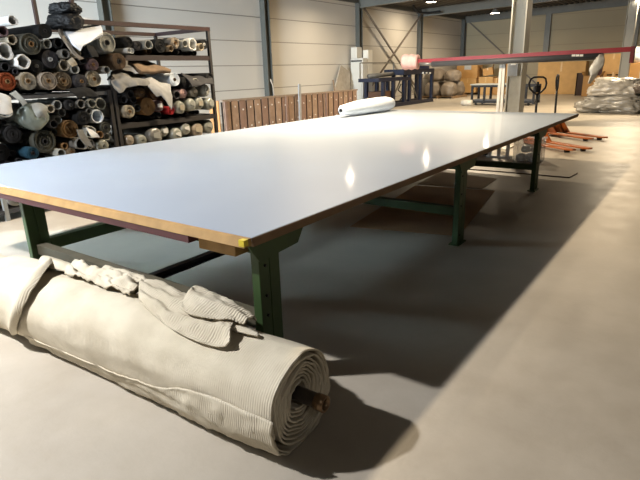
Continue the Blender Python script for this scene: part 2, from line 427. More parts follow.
# ------------------------------------------------------------------ generic rolls of the racks
rng = random.Random(7)
card = M('cardboard core', '8f7452', .8)
dark_in = M('dark hollow', '0d0c0b', .9, spec=.1)
PAL = {'white': 'b4b4b1', 'cream': '867e6e', 'tan': '695b48', 'beige': '766d61', 'grey': '5f5d58', 'lightgrey': '7e7e78', 'dark': '242323', 'black': '101112', 'olive': '3b3b34', 'brown': '423324', 'rust': '6e3216', 'blue': '123241', 'mauve': '504144', 'card': '6b5133', 'paleblue': 'b4bdc7', 'plastic': '6f716a', 'charcoal': '323133', 'pink': '9c817c', 'red': '7c1518', 'greygreen': '6a726c'}  # tones darkened to stand in for the shade inside the racks
def fmat(c): return M('fabric '+c, PAL[c], .85, 0, .16, 9, .3, 30, .25)
def plast(c): return M('film wrapped '+c, PAL[c], .25, 0, .22, 7, .7, 14, .7)
def lathe_x(mb, prof, seg, wob=0, seed=0, mi=0, squash=1, sm=True):
    """prof: list of (x, r); swept about X"""
    vs = []; fs = []; n = len(prof)
    for x, r in prof:
        for k in range(seg):
            t = 2*PI*k/seg
            rr = r*(1+wob*nz((math.cos(t)*1.5+seed, math.sin(t)*1.5, x*1.2+seed)))
            vs.append((x, rr*math.cos(t), rr*math.sin(t)*squash))
    for i in range(n-1):
        for k in range(seg):
            a, c = i*seg+k, i*seg+(k+1) % seg; fs.append((a, c, c+seg, a+seg))
    mb.add(vs, fs, mi, sm); return mb
def roll_mesh(kind, r, Ln, col, seed):
    """body mesh with its front face at x = 0 looking towards +X, axis at the origin"""
    seg = 26; mb = MB(); rc = max(.022, r*.26)
    if kind == 'wound':
        prof = [(-Ln, .001), (-Ln, r*.99)]+[(-Ln*q, r) for q in (.75,.5,.25)]+[(-.012, r)]
        k = 6
        for i in range(k):
            rr = r-(r-rc)*(i+.5)/k; d = rng.uniform(-.012, .012)
            prof += [(d, rr+(r-rc)/k*.36), (d, rr-(r-rc)/k*.2), (-.022, rr-(r-rc)/k*.42)]
        prof += [(-.02, rc*1.02), (-.12, rc)]
        lathe_x(mb, prof, seg, .05, seed)
    elif kind == 'tube':
        t = max(.008, r*.2)
        lathe_x(mb, [(-Ln, r-t), (-Ln, r), (-.004, r), (0, r-.003), (0, r-t+.003), (-.004, r-t), (-Ln, r-t)], seg, .02, seed)
    elif kind == 'loose':
        t = r*.18
        lathe_x(mb, [(-Ln, r-t), (-Ln, r)]+[(-Ln*q, r) for q in (.6,.3,.1)]+[(0, r*1.0), (.004, r-t*.5), (0, r-t), (-.1, r-t), (-Ln, r-t)], seg, .32, seed)
    elif kind == 'wrapped':
        prof = [(-Ln, .001), (-Ln, r*.9)]+[(-Ln*q, r) for q in (.95,.7,.4,.15)]+[(-.03, r), (-.008, r*.92), (.012, r*.7), (.004, r*.45), (.022, r*.3), (.002, r*.12), (0, .001)]
        lathe_x(mb, prof, seg, .11, seed)
    return mb
def make_roll(name, px, py, rpx, col, kind, X, label, cat='fabric roll', group='fabric rolls on the racks', p=None, r=None, Ln=None, core=None, tagp=None):
    if p is None: p = at(px, py, 'x', X)
    if r is None: r = rpx/pxm(p)
    seed = rng.uniform(0, 50)
    Ln = Ln or rng.uniform(.95, 1.18)
    mb = roll_mesh(kind, r, Ln, col, seed)
    mt = plast(col) if kind == 'wrapped' else fmat(col)
    o = mb.build(name, mt); o.location = p
    if kind in ('tube', 'loose'): o.rotation_euler = (0, rng.uniform(-.012, .012), rng.uniform(-.012, .012))
    tag(o, label, cat, group)
    if kind == 'wound':
        rc = max(.022, r*.26); c2 = MB()
        lathe_x(c2, [(-.3, rc*.72), (-.3, rc*.98), (.012, rc*.98), (.014, rc*.72), (-.3, rc*.72)], 18)
        cc = c2.build('core_tube', fmat(core or 'card')); cc.parent = o
    if tagp:
        c2 = MB(); s = r*.62; a = rng.uniform(-.5, .5)
        ca, sa = math.cos(a)*s, math.sin(a)*s
        P = [(.026, -ca*.8, -sa-s*.2), (.03, ca*.8, -sa*.2-s*.5), (.034, ca*.6, s*.75), (.03, -ca*.8, s*.6)]
        c2.prism(P, (.004, 0, 0)); cc = c2.build('paper_label', M('label '+tagp, PAL[tagp], .7, 0, .1, 20)); cc.parent = o
        cc['label'] = 'paper label on the end'
    return o

# rack frames -------------------------------------------------------
FX, BX = -7.1, -8.5
redst = M('dark red steel', '240e0d', .5, .1, .25, 14)
greyp = M('grey slotted steel', '8d8f8c', .5, .3, .15, 10)
drk = M('dark steel shelf', '242120', .6, .2)
def post(mb, x, y, h, w=.05):
    return mb.box((x-w/2, y-w/2, 0), (x+w/2, y+w/2, h))
RL = empty('storage_rack', (-7.8, 3.7, 0), 'nearer steel rack by the left wall crammed with fabric rolls and tubes', 'rack', 'roll storage racks')
pl = part(post(MB(), FX, 2.87, 1.62), 'post', greyp, RL); pl['label'] = 'grey slotted front post'
part(post(MB(), FX, 4.575, 1.55), 'post', drk, RL)
part(post(MB(), BX, 2.87, 3.4), 'post', redst, RL)
part(post(MB(), BX, 4.45, 3.4), 'post', redst, RL)
LS = (.14, .66, 1.53)
for z in LS:
    part(MB().box((BX+.03, 2.25, z-.03), (FX-.02, 4.54, z)), 'shelf_panel', drk, RL)
    part(MB().box((FX-.02, 2.3, z-.045), (FX+.02, 4.53, z-.0)), 'beam', M('grey beam', '3a3b3e', .5, .2), RL)
RRK = empty('storage_rack', (-7.8, 5.6, 0), 'farther rack with dark red top rails next to the brown board fence', 'rack', 'roll storage racks')
part(post(MB(), FX, 4.66, 1.72), 'post', drk, RRK)
part(MB().box((FX-.025, 4.2, 2.42), (FX+.025, 4.25, 3.4)), 'post', redst, RRK)
part(post(MB(), FX, 6.6, 2.46), 'post', drk, RRK)
part(post(MB(), BX, 5.25, 2.46), 'post', drk, RRK)
part(post(MB(), BX, 6.6, 2.46), 'post', drk, RRK)
RS = (.66, 1.06, 2.03)
for z in RS:
    part(MB().box((BX+.03, 4.91 if z > 2 else 4.68, z-.03), (FX-.02, 6.57, z)), 'shelf_panel', drk, RRK)
    part(MB().box((FX-.02, 4.91 if z > 2 else 4.68, z-.08), (FX+.02, 6.57, z-.01)), 'beam', M('dark maroon steel', '1c0f0e', .6, .1) if z > 2 else drk, RRK)
part(MB().box((FX-.03, 4.15, 2.42), (FX+.03, 6.63, 2.48)), 'top_rail', redst, RRK)
part(MB().box((BX-.03, 4.62, 2.42), (BX+.03, 6.63, 2.48)), 'top_rail', redst, RRK)
part(MB().box((BX+.03, 6.575, 2.42), (FX-.03, 6.625, 2.48)), 'top_rail', redst, RRK)

# rolls: (px, py, radius px, colour, kind, shelf, label, extra)
W, TB, LO, WR = 'wound', 'tube', 'loose', 'wrapped'
ROLLS = [
 # nearer rack, upper shelf
 (7.5,81.5,8.5,'rust',W,'L2','rust orange fabric roll at the left end of the upper shelf row',{}),
 (30,81,8.5,'cream',W,'L2','frayed cream roll right of the rust orange roll',{}),
 (46,80,8.5,'beige',W,'L2','grey-beige roll with dark core two right of the rust orange roll',{}),
 (64,80,8.8,'tan',W,'L2','tan roll with dark core in the middle of the upper shelf row',{}),
 (80.5,80.5,6.8,'charcoal',W,'L2','charcoal roll between the tan and pale beige rolls',{}),
 (94,78.5,7.6,'cream',W,'L2','pale beige roll at the right end of the upper shelf row',{}),
 (8,53,8,'white',LO,'L2','white crumpled open roll at the far left, second layer of the upper shelf',{}),
 (21,60,7,'white',LO,'L2','white open folded roll just above the frayed cream roll',{}),
 (38,68,6.2,'black',W,'L2','black bundle of cloth above the grey-beige roll',{'core':'grey'}),
 (31,44,10.2,'olive',W,'L2','big olive grey roll high in the nearer rack under the long black roll',{}),
 (51,59,8.5,'charcoal',W,'L2','charcoal roll with a white looped edge right of the big olive roll',{'core':'white'}),
 (48.5,42.5,4.5,'lightgrey',TB,'L2','small pale tube right of the big olive roll',{}),
 (58,42.8,5,'black',TB,'L2','black tube right of the small pale tube under the long black roll',{}),
 (64,56,4.6,'grey',TB,'L2','grey cardboard tube above the tan roll, upper of two',{}),
 (64.5,66,5.6,'cream',TB,'L2','cream tube resting right above the tan roll',{}),
 (75.5,70.5,4.6,'lightgrey',TB,'L2','pale small tube above the charcoal roll of the upper shelf',{}),
 (92,64,5.4,'mauve',W,'L2','dusty mauve roll above the pale beige end roll',{}),
 (91,52,6,'black',W,'L2','black roll beneath the big light grey roll',{'core':'dark'}),
 (78,54,4.5,'cream',TB,'L2','cream tube under the white bag',{}),
 (85.5,60,4,'dark',TB,'L2','dark tube left of the dusty mauve roll',{}),
 (107,70,3.6,'grey',TB,'L2','small grey tube at the right end over the front post',{}),
 (107,43,10,'lightgrey',W,'L2','big light grey roll beside the white bag at the top right of the nearer rack',{'core':'dark'}),
 (119,61,8,'brown',W,'L2','dark brown roll below the big light grey roll',{'core':'dark'}),
 (4,31.5,5,'mauve',TB,'L2','dull mauve tube at the far left near the top of the nearer rack',{}),
 (11.5,39.5,5,'cream',LO,'L2','crumpled cream roll below the dull mauve tube',{}),
 (13,20.5,5,'white',LO,'L2','white rolled sheet on top of the pile at the far left',{}),
 (45,31.5,7,'black',W,'L2','long black roll on top of the pile beside the black bag',{'core':'dark'}),
 # nearer rack, lower shelf
 (37,112.5,14,'greygreen',WR,'L1','large film-wrapped grey green roll under the upper shelf',{}),
 (44,138,11.5,'olive',W,'L1','dark olive roll with a pale band under the large film-wrapped roll',{'core':'dark'}),
 (33,153,6,'blue',W,'L1','petrol blue roll just above the table edge at the left',{'core':'dark'}),
 (4,104,7,'lightgrey',LO,'L1','pale grey open roll at the far left left of the large film-wrapped roll',{}),
 (54,99,4.6,'lightgrey',TB,'L1','pale tube right beneath the upper shelf, next to the large film-wrapped roll',{}),
 (54,106,4,'cream',TB,'L1','cream tube left of two stacked small tubes on the lower shelf',{}),
 (61.5,112.3,4,'grey',TB,'L1','small grey tube above the brown cardboard roll, upper one',{}),
 (60.5,120.8,4.2,'lightgrey',TB,'L1','small pale tube left above the brown cardboard roll',{}),
 (70.5,129.3,8.8,'card',W,'L1','brown cardboard-coloured roll in the middle of the lower shelf',{}),
 (70,103,5.2,'dark',W,'L1','dark roll beneath the upper shelf beam above the brown roll',{'core':'grey'}),
 (84.5,104.5,4.4,'grey',TB,'L1','grey tube with white body beneath the upper shelf beam',{}),
 (102.5,100,5.8,'lightgrey',TB,'L1','wide open pale tube at the right end under the upper shelf',{}),
 (91,100,4.6,'lightgrey',LO,'L1','pale rolled paper left of the wide open pale tube',{}),
 (99.5,108.5,3,'grey',TB,'L1','tiny grey tube below the wide open pale tube',{}),
 (102,119.2,6.8,'paleblue',TB,'L1','wide pale blue tube standing out at the right of the lower shelf',{}),
 (86,116,7,'black',W,'L1','black roll left of the wide pale blue tube',{'core':'dark'}),
 (105,129.5,3.6,'card',TB,'L1','brown small tube below the wide pale blue tube',{}),
 (111.3,134,3.6,'lightgrey',TB,'L1','small pale ringed tube near the front post above the table',{}),
 (111.5,124,5.4,'olive',W,'L1','olive roll beside the front post right of the wide pale blue tube',{'core':'dark'}),
 (112,144,7,'plastic',WR,'L1','film-wrapped roll at the table edge by the front post',{}),
 (83,141,6.5,'grey',LO,'L1','grey wrapped bundle right of the brown cardboard-coloured roll',{}),
 (93,134,6,'lightgrey',LO,'L1','pale folded bundle above the grey wrapped bundle',{}),
 (97,144,5,'grey',LO,'L1','grey bundle with a white tip at the table edge',{}),
 (57,148.5,4.6,'lightgrey',TB,'L1','pale tube at the table edge left of the brown roll',{}),
 (66,147,3.2,'card',TB,'L1','thin brown tube at the table edge below the brown roll',{}),
 (71.5,151,3.8,'tan',W,'L1','small tan roll at the table edge below the brown roll',{}),
 (50,122,4.2,'dark',TB,'L1','dark tube hard right of the large film-wrapped roll',{}),
 # farther rack, middle shelf
 (125,100,3.9,'charcoal',TB,'R1','left one of three dark pale-rimmed tubes, middle shelf',{}),
 (130.5,94.8,3.8,'charcoal',TB,'R1','top one of three dark tubes with pale rims, middle shelf',{}),
 (136,100,3.7,'charcoal',TB,'R1','right one of three dark tubes with pale rims, middle shelf',{}),
 (135,109.3,3.8,'black',TB,'R1','black tube between the cream roll and the ochre roll',{}),
 (124.5,110.5,6.5,'cream',W,'R1','cream roll at the left end of the middle shelf',{}),
 (146,106.5,8.6,'card',W,'R1','ochre brown roll on the middle shelf of the farther rack',{}),
 (141.5,93,4.6,'brown',W,'R1','dark brown roll above the ochre brown roll',{}),
 (157,106,5.6,'mauve',W,'R1','mauve roll with a white paper label right of the ochre roll',{'tagp':'white'}),
 (171,110.5,4,'red',W,'R1','roll with bright red end left of the film-wrapped rolls',{'core':'red'}),
 (177,95,4,'charcoal',TB,'R1','dark grey tube above the red-ended roll',{}),
 (184,93.5,4.4,'pink',W,'R1','pale pink roll beside the dark grey tube',{'core':'pink'}),
 (194,92,4.6,'cream',W,'R1','cream-tagged roll right of the pale pink roll',{'tagp':'cream'}),
 (181,107.5,6.4,'plastic',WR,'R1','film-wrapped roll right beside the red-ended roll on the middle shelf',{'tagp':'cream'}),
 (192,105,6.4,'plastic',WR,'R1','film-wrapped roll second of four from the red-ended roll, middle shelf',{'tagp':'lightgrey'}),
 (203,103,6.3,'plastic',WR,'R1','film-wrapped roll third of four from the red-ended roll, middle shelf',{'tagp':'cream'}),
 (212.5,101,6,'plastic',WR,'R1','film-wrapped roll at the right end of the middle shelf row',{'tagp':'lightgrey'}),
 (206.5,90,6.4,'lightgrey',WR,'R1','film-wrapped pale roll lying on top at the right end of the middle shelf',{}),
 (174.5,79.5,6.3,'paleblue',W,'R1','pale blue-white roll with brown end lying across the top of the middle shelf pile',{'core':'brown'}),
 (186,82.5,5.4,'black',W,'R1','black roll right of the pale blue-white roll',{'core':'dark'}),
 (196,83,4.2,'lightgrey',TB,'R1','pale grey tube beside the dark hanging cloth, top of the middle shelf pile',{}),
 (212.5,82,5,'black',W,'R1','black roll at the rack end post above the middle shelf',{'core':'charcoal'}),
 # farther rack, bottom shelf
 (128,140.5,5.5,'beige',WR,'R0','beige wrapped roll first from the left on the bottom shelf',{'tagp':'cream'}),
 (146,139.5,6.5,'plastic',WR,'R0','grey film-wrapped roll second from the left on the bottom shelf',{}),
 (159.5,131.5,8.6,'grey',WR,'R0','fat grey film-wrapped roll third from the left on the bottom shelf',{'tagp':'lightgrey'}),
 (170,131,6,'plastic',WR,'R0','film-wrapped roll with white label fourth from the left, bottom shelf',{'tagp':'white'}),
 (181,130.5,7,'plastic',WR,'R0','film-wrapped roll with tilted label fifth from the left, bottom shelf',{'tagp':'white'}),
 (192.5,129.5,6.6,'plastic',WR,'R0','film-wrapped roll with white swirl sixth from the left, bottom shelf',{'tagp':'white'}),
 (204,127.5,8.2,'beige',WR,'R0','fat beige film-wrapped roll near the right end of the bottom shelf',{'tagp':'cream'}),
 (213.5,122.5,6.6,'plastic',WR,'R0','grey film-wrapped roll at the right end of the bottom shelf',{'tagp':'lightgrey'}),
 # farther rack, top shelf
 (125,45.8,2.6,'white',TB,'R2','thin white tube at the left end of the top shelf, first of two',{}),
 (130.5,46.2,2.8,'white',TB,'R2','thin white tube second from the left end of the top shelf',{}),
 (118.5,44,5.5,'black',W,'R2','black roll at the left end of the top shelf',{'core':'dark'}),
 (138.5,45.5,4.5,'charcoal',W,'R2','charcoal roll right of the two thin white tubes',{'core':'dark'}),
 (147,45,4.8,'lightgrey',LO,'R2','pale oval loose roll left of the fat black roll',{}),
 (160.5,45.8,6.6,'black',W,'R2','fat black roll in the middle of the top shelf',{'core':'dark'}),
 (176,43,5.4,'beige',W,'R2','beige ringed roll right of the fat black roll',{}),
 (171,48,3,'tan',TB,'R2','small tan tube under the beige ringed roll',{}),
 (184.5,43.5,3.4,'lightgrey',TB,'R2','pale tube right of the beige ringed roll',{}),
 (192.5,44.5,6,'white',LO,'R2','white crumpled roll near the right end of the top shelf',{}),
 (201.5,47,3.6,'cream',TB,'R2','cream tube right of the white crumpled roll',{}),
 (208,44.5,4.6,'black',W,'R2','black roll with white core at the right end of the top shelf',{'core':'white'}),
]
SHELF = {'L0':LS[0],'L1':LS[1],'L2':LS[2],'R0':RS[0],'R1':RS[1],'R2':RS[2]}
YB = {'L':(2.2, 4.50), 'R':(4.73, 6.57)}
items = []
for px, py, rpx, col, kind, sh, lab, ex in ROLLS:
    X = FX+rng.uniform(-.03, .1)
    p = at(px, py, 'x', X); items.append(dict(p=p, r=rpx/pxm(p), col=col, kind=kind, sh=sh, lab=lab, ex=ex, X=X, p0=p.copy()))
# rolls low under the left part of the table
for i, (y, z, r, c) in enumerate(((2.45,.25,.1,'lightgrey'),(2.68,.23,.08,'tan'),(2.86,.22,.07,'dark'),(3.05,.25,.1,'white'),(3.28,.22,.08,'dark'),(2.56,.41,.09,'brown'),(2.78,.40,.08,'cream'),(2.98,.42,.08,'charcoal'),(3.5,.25,.1,'dark'),(3.75,.24,.09,'olive'),(4.0,.25,.1,'dark'),(4.25,.24,.09,'charcoal'))):
    items.append(dict(p=Vector((FX-.1,y,z)), r=r, col=c, kind='wound', sh='L0', lab=('pale grey','light tan','dark front','white','dark right-hand','brown upper','cream upper','charcoal upper','dark','olive','second dark','charcoal end')[i]+' roll on the lowest shelf near the grey slotted post', ex={}, X=FX-.1, p0=Vector((FX-.1,y,z)), low=True))
def relax(items, fixed=(), its=400):
    for it in range(its):
        for sh in SHELF:
            L_ = [d for d in items if d['sh'] == sh]
            for i in range(len(L_)):
                for j in range(i+1, len(L_)):
                    a, c = L_[i], L_[j]
                    dy = c['p'].y-a['p'].y; dz = c['p'].z-a['p'].z; d = math.hypot(dy, dz) or 1e-4
                    mn = (a['r']*a.get('k',1.04)+c['r']*c.get('k',1.04))+.004
                    if d < mn:
                        q = (mn-d)/d*.5; wa = c['r']**2/(a['r']**2+c['r']**2); 
                        a['p'].y -= dy*q*wa*1.6; a['p'].z -= dz*q*wa*1.6; c['p'].y += dy*q*(1-wa)*1.6; c['p'].z += dz*q*(1-wa)*1.6
            lo, hi = YB[sh[0]]
            if sh == 'R2': lo = 4.93
            for a in L_:
                rr = a['r']*a.get('k', 1.04)
                a['p'].z = max(a['p'].z, SHELF[sh]+rr+.003)
                up_ = {'L0':.58,'L1':1.45,'R0':.97,'R1':1.94}.get(sh)
                if up_: a['p'].z = min(a['p'].z, up_-rr)
                h2 = hi if not (sh == 'L2' and a['p'].z-rr > 1.72) else 4.9
                a['p'].y = min(max(a['p'].y, lo+rr), h2-rr)
for d in items:
    d['k'] = {'wound':1.03,'tube':1.02,'loose':1.12,'wrapped':1.06}[d['kind']]
    if d['kind'] == 'wrapped': d['r'] *= .96
    if d['kind'] == 'loose': d['r'] *= .95
relax(items)
# dark rolls filling the gaps deep in the pile
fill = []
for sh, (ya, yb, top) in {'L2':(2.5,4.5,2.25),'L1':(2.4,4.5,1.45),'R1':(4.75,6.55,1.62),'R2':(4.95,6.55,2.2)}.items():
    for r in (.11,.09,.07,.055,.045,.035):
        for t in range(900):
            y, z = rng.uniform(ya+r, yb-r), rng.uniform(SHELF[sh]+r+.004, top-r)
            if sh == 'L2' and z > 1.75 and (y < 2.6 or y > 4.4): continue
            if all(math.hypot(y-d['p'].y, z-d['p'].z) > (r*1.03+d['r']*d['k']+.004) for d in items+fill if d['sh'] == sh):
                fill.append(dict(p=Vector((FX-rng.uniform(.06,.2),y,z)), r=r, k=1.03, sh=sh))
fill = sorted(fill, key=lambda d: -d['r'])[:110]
for d in items:
    d['p'].x = d['X']
    nm = 'fabric_tube' if d['kind'] == 'tube' else 'fabric_roll'
    make_roll(nm, 0, 0, 0, d['col'], d['kind'], 0, d['lab'], 'tube' if d['kind'] == 'tube' else 'fabric roll', p=d['p'], r=d['r'], **d['ex'])
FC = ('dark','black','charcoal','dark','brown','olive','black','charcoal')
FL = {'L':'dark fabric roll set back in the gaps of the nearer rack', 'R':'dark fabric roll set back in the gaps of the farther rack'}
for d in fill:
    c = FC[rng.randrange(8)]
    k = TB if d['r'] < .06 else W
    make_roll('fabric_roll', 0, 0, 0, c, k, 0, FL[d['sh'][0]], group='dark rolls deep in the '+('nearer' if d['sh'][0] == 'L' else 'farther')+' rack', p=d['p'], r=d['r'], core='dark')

# ------------------------------------------------------------------ soft heaps: bags and cloth
def lump(name, c, size, mat, label, cat, seed, amp=.25, fr=2.2, sharp=.35, rz=0, group=None, flat=True, res=5, parent=None):
    import bmesh
    bm = bmesh.new(); bmesh.ops.create_icosphere(bm, subdivisions=res, radius=1)
    R = Matrix.Rotation(rz, 3, 'Z'); c = Vector(c)
    for v in bm.verts:
        d = v.co.normalized()
        n_ = amp*(noise.noise(d*fr+Vector((seed,0,0)))+.5*abs(noise.noise(d*fr*2.3+Vector((seed,3,0))))*2*sharp+.35*noise.noise(d*fr*4+Vector((0,seed,1))))
        q = d*(1+n_)
        # boxier
        q = Vector([math.copysign(abs(x)**.8, x) for x in q])
        if flat and q.z < -.75: q.z = -.75
        v.co = R @ Vector((q.x*size[0], q.y*size[1], q.z*size[2]))
    zmin = min(v.co.z for v in bm.verts)
    for v in bm.verts: v.co.z -= zmin
    me = bpy.data.meshes.new(name); bm.to_mesh(me); bm.free()
    for p in me.polygons: p.use_smooth = True
    me.materials.append(mat); o = bpy.data.objects.new(name, me); C.objects.link(o)
    o.location = c
    if parent is not None: o.parent = parent; o.location = c-Vector(parent.location)
    else: tag(o, label, cat, group)
    return o
def sheet(name, rows, mat, label, cat, nu=24, nv=14, thick=.02, amp=.03, fr=3, seed=0, parent=None):
    mb = MB(); vs = []; fs = []
    for i in range(nu+1):
        cr = [catmull([tuple(rows[q][j]) for q in range(len(rows))], i/nu) for j in range(len(rows[0]))]
        for j in range(nv+1):
            p = Vector(catmull(cr, j/nv))
            p += Vector((nz(p*fr+Vector((seed,0,0))), nz(p*fr+Vector((0,seed,0))), nz(p*fr+Vector((9,0,seed)))))*amp
            vs.append(p)
    for i in range(nu):
        for j in range(nv):
            a = i*(nv+1)+j; fs.append((a, a+1, a+nv+2, a+nv+1))
    mb.add(vs, fs, 0, True)
    o0 = Vector(vs[len(vs)//2])
    o = mb.build(name, mat, None, o0); md = o.modifiers.new('s', 'SOLIDIFY'); md.thickness = thick; md.offset = 0
    if parent is None: tag(o, label, cat)
    else:
        o.parent = parent; o.location = o0-Vector(parent.location)
    return o
blk = M('black plastic', '0e0f11', .6, 0, .3, 6, .25, 9, .3)
wht = M('white plastic sack', 'd3d8de', .5, 0, .06, 4, .3, 10)
# black bag on the pile, white sack draped over the rolls beside it
pb_ = at(66, 29.5, 'x', -7.25)
lump('black_bag', pb_, (.27, .19, .115), blk, 'black plastic bag on top of the nearer rack, lower of two', 'bag', 3.1, .22, 2.2, .4, group='black bags on the rack')
pb2 = at(66, 14.5, 'x', -7.25)
lump('black_bag', pb2, (.22, .17, .085), blk, 'peaked black plastic bag on top of the nearer rack, topmost of two', 'bag', 8.4, .3, 1.8, .6, group='black bags on the rack')
def ptx(l): return [[tuple(at(a, c, 'x', x)) for a, c, x in row] for row in l]
sheet('white_sack', ptx([
    [(64,27,-7.35),(68,36,-7.12),(73,45,-7.0),(80,52,-6.97)],
    [(74,22,-7.6),(77,33,-7.12),(79,43,-6.99),(83,47,-6.96)],
    [(84,20,-7.75),(88,29,-7.2),(90,37,-7.02),(92,42,-6.98)],
    [(96,22,-7.75),(100,25,-7.3),(102,28,-7.1),(103,33,-7.0)]]), wht, 'white plastic sack draped over the rolls beside the black bags', 'sack', 30, 18, .07, .03, 3, 2)
sheet('beige_cloth', ptx([
    [(60,28,-7.2),(64,40,-7.05),(72,52,-6.99),(80,60,-6.97)],
    [(63,27,-7.25),(68,40,-7.08),(76,52,-6.98),(84,58,-6.96)]]), fmat('beige'), 'beige cloth edge hanging below the white plastic sack', 'cloth', 10, 20, .03, .03, 4, 5)
# cloths heaped over the farther rack's middle shelf
sheet('brown_cloth', ptx([
    [(127,64,-7.3),(132,66,-7.15),(137,70,-7.05),(141,72,-7.0)],
    [(133,58,-7.6),(138,62,-7.2),(144,68,-7.05),(149,72,-7.0)],
    [(143,61,-7.7),(150,64,-7.4),(157,68,-7.1),(164,72,-7.0)],
    [(152,65,-7.8),(160,67,-7.5),(166,69,-7.2),(170,72,-7.05)]]), M('brown cloth', '64523f', .9, 0, .2, 8, .4, 20), 'brown crumpled cloth topmost on the farther rack pile', 'cloth', 30, 20, .06, .05, 4, 3)
sheet('grey_cloth', ptx([
    [(108,80,-7.2),(111,84,-7.05),(114,88,-6.97),(118,91,-6.95)],
    [(119,68,-7.5),(121,76,-7.15),(124,83,-6.98),(127,88,-6.94)],
    [(133,74,-7.5),(134,77,-7.15),(136,81,-6.98),(139,85,-6.94)],
    [(146,77,-7.4),(147,80,-7.15),(149,83,-6.98),(151,86,-6.94)]]), M('pale cloth', '6a6966', .9, 0, .15, 8, .5, 16), 'pale grey cloth spread over the left of the middle shelf pile', 'cloth', 40, 24, .02, .06, 7, 7)
sheet('white_cloth', ptx([
    [(141,78,-7.1),(146,84,-6.95),(152,92,-6.92),(157,97,-6.92)],
    [(148,77,-7.1),(152,83,-6.94),(157,91,-6.91),(162,96,-6.91)],
    [(160,82,-6.98),(163,88,-6.92),(167,96,-6.9),(169,106,-6.9)],
    [(170,85,-6.97),(171,92,-6.92),(173,98,-6.9),(172,110,-6.9)]]), M('whitish cloth', '858584', .9, 0, .12, 8, .5, 16), 'whitish cloth hanging from the pale blue-white roll in front of the rolls', 'cloth', 30, 20, .015, .02, 6, 11)
sheet('black_cloth', ptx([
    [(181,73,-7.2),(186,77,-7.05),(190,83,-6.97),(192,88,-6.95)],
    [(190,76,-7.3),(195,78,-7.1),(200,82,-6.98),(204,84,-6.95)],
    [(204,74,-7.3),(208,75,-7.1),(212,79,-7.0),(214,85,-6.95)]]), M('black cloth', '1c1c1f', .85, 0, .2, 8), 'black cloth hanging over the right end of the middle shelf pile', 'cloth', 24, 14, .02, .03, 5, 13)

def scrap(name, rows, col, label, seed, thick=.012, amp=.03):
    sheet(name, ptx(rows), M('scrap '+col, PAL[col], .85, 0, .15, 8, .4, 16, .25), label, 'cloth', 20, 14, thick, amp, 6, seed)
scrap('hanging_sheet', [[(-3,93,-6.98),(-2,104,-6.92),(-1,114,-6.9)],[(5,96,-6.98),(6,105,-6.92),(6,116,-6.9)],[(11,99,-6.98),(12,106,-6.93),(12,113,-6.92)]], 'white', 'white sheet drooping at the far left beneath the rust orange roll', 61)
scrap('hanging_film', [[(30,106,-6.92),(33,111,-6.88),(37,117,-6.88)],[(37,104,-6.92),(40,110,-6.86),(43,116,-6.88)],[(44,106,-6.92),(46,112,-6.88),(47,120,-6.88)]], 'lightgrey', 'crumpled pale film folded over the end of the large film-wrapped roll', 64, .008, .05)
scrap('hanging_cloth', [[(9,93,-7.0),(17,100,-6.92),(24,107,-6.9)],[(16,91,-7.0),(23,98,-6.92),(29,104,-6.9)]], 'lightgrey', 'pale cloth strip slanting above the large film-wrapped roll', 67)
scrap('hanging_cloth', [[(76,131,-6.95),(80,138,-6.9),(85,146,-6.9)],[(83,131,-6.95),(88,139,-6.9),(92,147,-6.9)]], 'grey', 'grey cloth hanging over the bundles near the table edge', 71)
scrap('hanging_sheet', [[(86,128,-6.95),(90,133,-6.9),(93,138,-6.9)],[(93,130,-6.95),(98,135,-6.9),(101,139,-6.9)]], 'white', 'small white sheet folded above the grey hanging cloth', 75)
scrap('hanging_cloth', [[(66,89,-6.98),(72,93,-6.94),(78,99,-6.92)],[(78,87,-6.98),(84,92,-6.94),(90,97,-6.92)],[(90,88,-6.98),(95,91,-6.94),(99,95,-6.92)]], 'black', 'black cloth hanging over the shelf edge under the charcoal roll', 78)
scrap('hanging_cloth', [[(86,45,-7.0),(88,51,-6.95),(91,58,-6.93)],[(93,46,-7.0),(96,52,-6.95),(99,58,-6.93)]], 'black', 'black cloth tucked below the white plastic sack', 82)
scrap('hanging_sheet', [[(67,60,-6.97),(70,64,-6.94),(74,67,-6.93)],[(72,58,-6.97),(76,61,-6.94),(79,65,-6.93)]], 'cream', 'cream scrap sticking out between tubes above the tan roll', 86)

# ------------------------------------------------------------------ brown board fence behind the table
PX = -11.5
bw = [M('brown board %d' % i, c, .8, 0, .15, 5) for i, c in enumerate(('8d7461','967d69','83695a'))]
FN = empty('board_fence', (PX, 14.6, 0), 'long low fence of brown boards with dark gaps standing along the left wall', 'fence')
ya, yb = 11.0, 18.35
nb = 22; st = (yb-ya)/nb
for i in range(nb):
    y = ya+i*st; part(MB().box((PX-.02, y+.035, .02), (PX+.01, y+st-.035, .97-.0)), 'board', bw[i % 3], FN)
part(MB().box((PX-.06, ya, 0), (PX-.03, yb, .95)), 'backing', M('dark backing', '241c18', .9), FN)
part(MB().box((PX-.1, ya-.02, .97), (PX+.04, yb+.02, 1.02)), 'top_rail', M('top rail wood', '8b7a6a', .7), FN)
for y in (ya+.1, 13.9, 16.2): part(MB().box((PX+.015, y-.05, 0), (PX+.06, y+.05, .97)), 'stud', bw[2], FN)
for i in range(nb):
    y = ya+(i+.5)*st
    for z in (.2, .75): part(MB().tube([(PX+.005,y,z+.06*math.sin(i*2.1)),(PX+.03,y,z+.06*math.sin(i*2.1))], .025, 8), 'bolt_head', M('pale bolt head', 'c9baa8', .6), FN)
a0 = at(211, 110, 'y', ya); 
op = part(MB().box((a0.x, ya-.06, 0), (PX-.1, ya-.03, 1.0)), 'end_panel', M('plywood', 'c08a55', .7, 0, .12, 4), FN); op['label'] = 'orange plywood end panel'
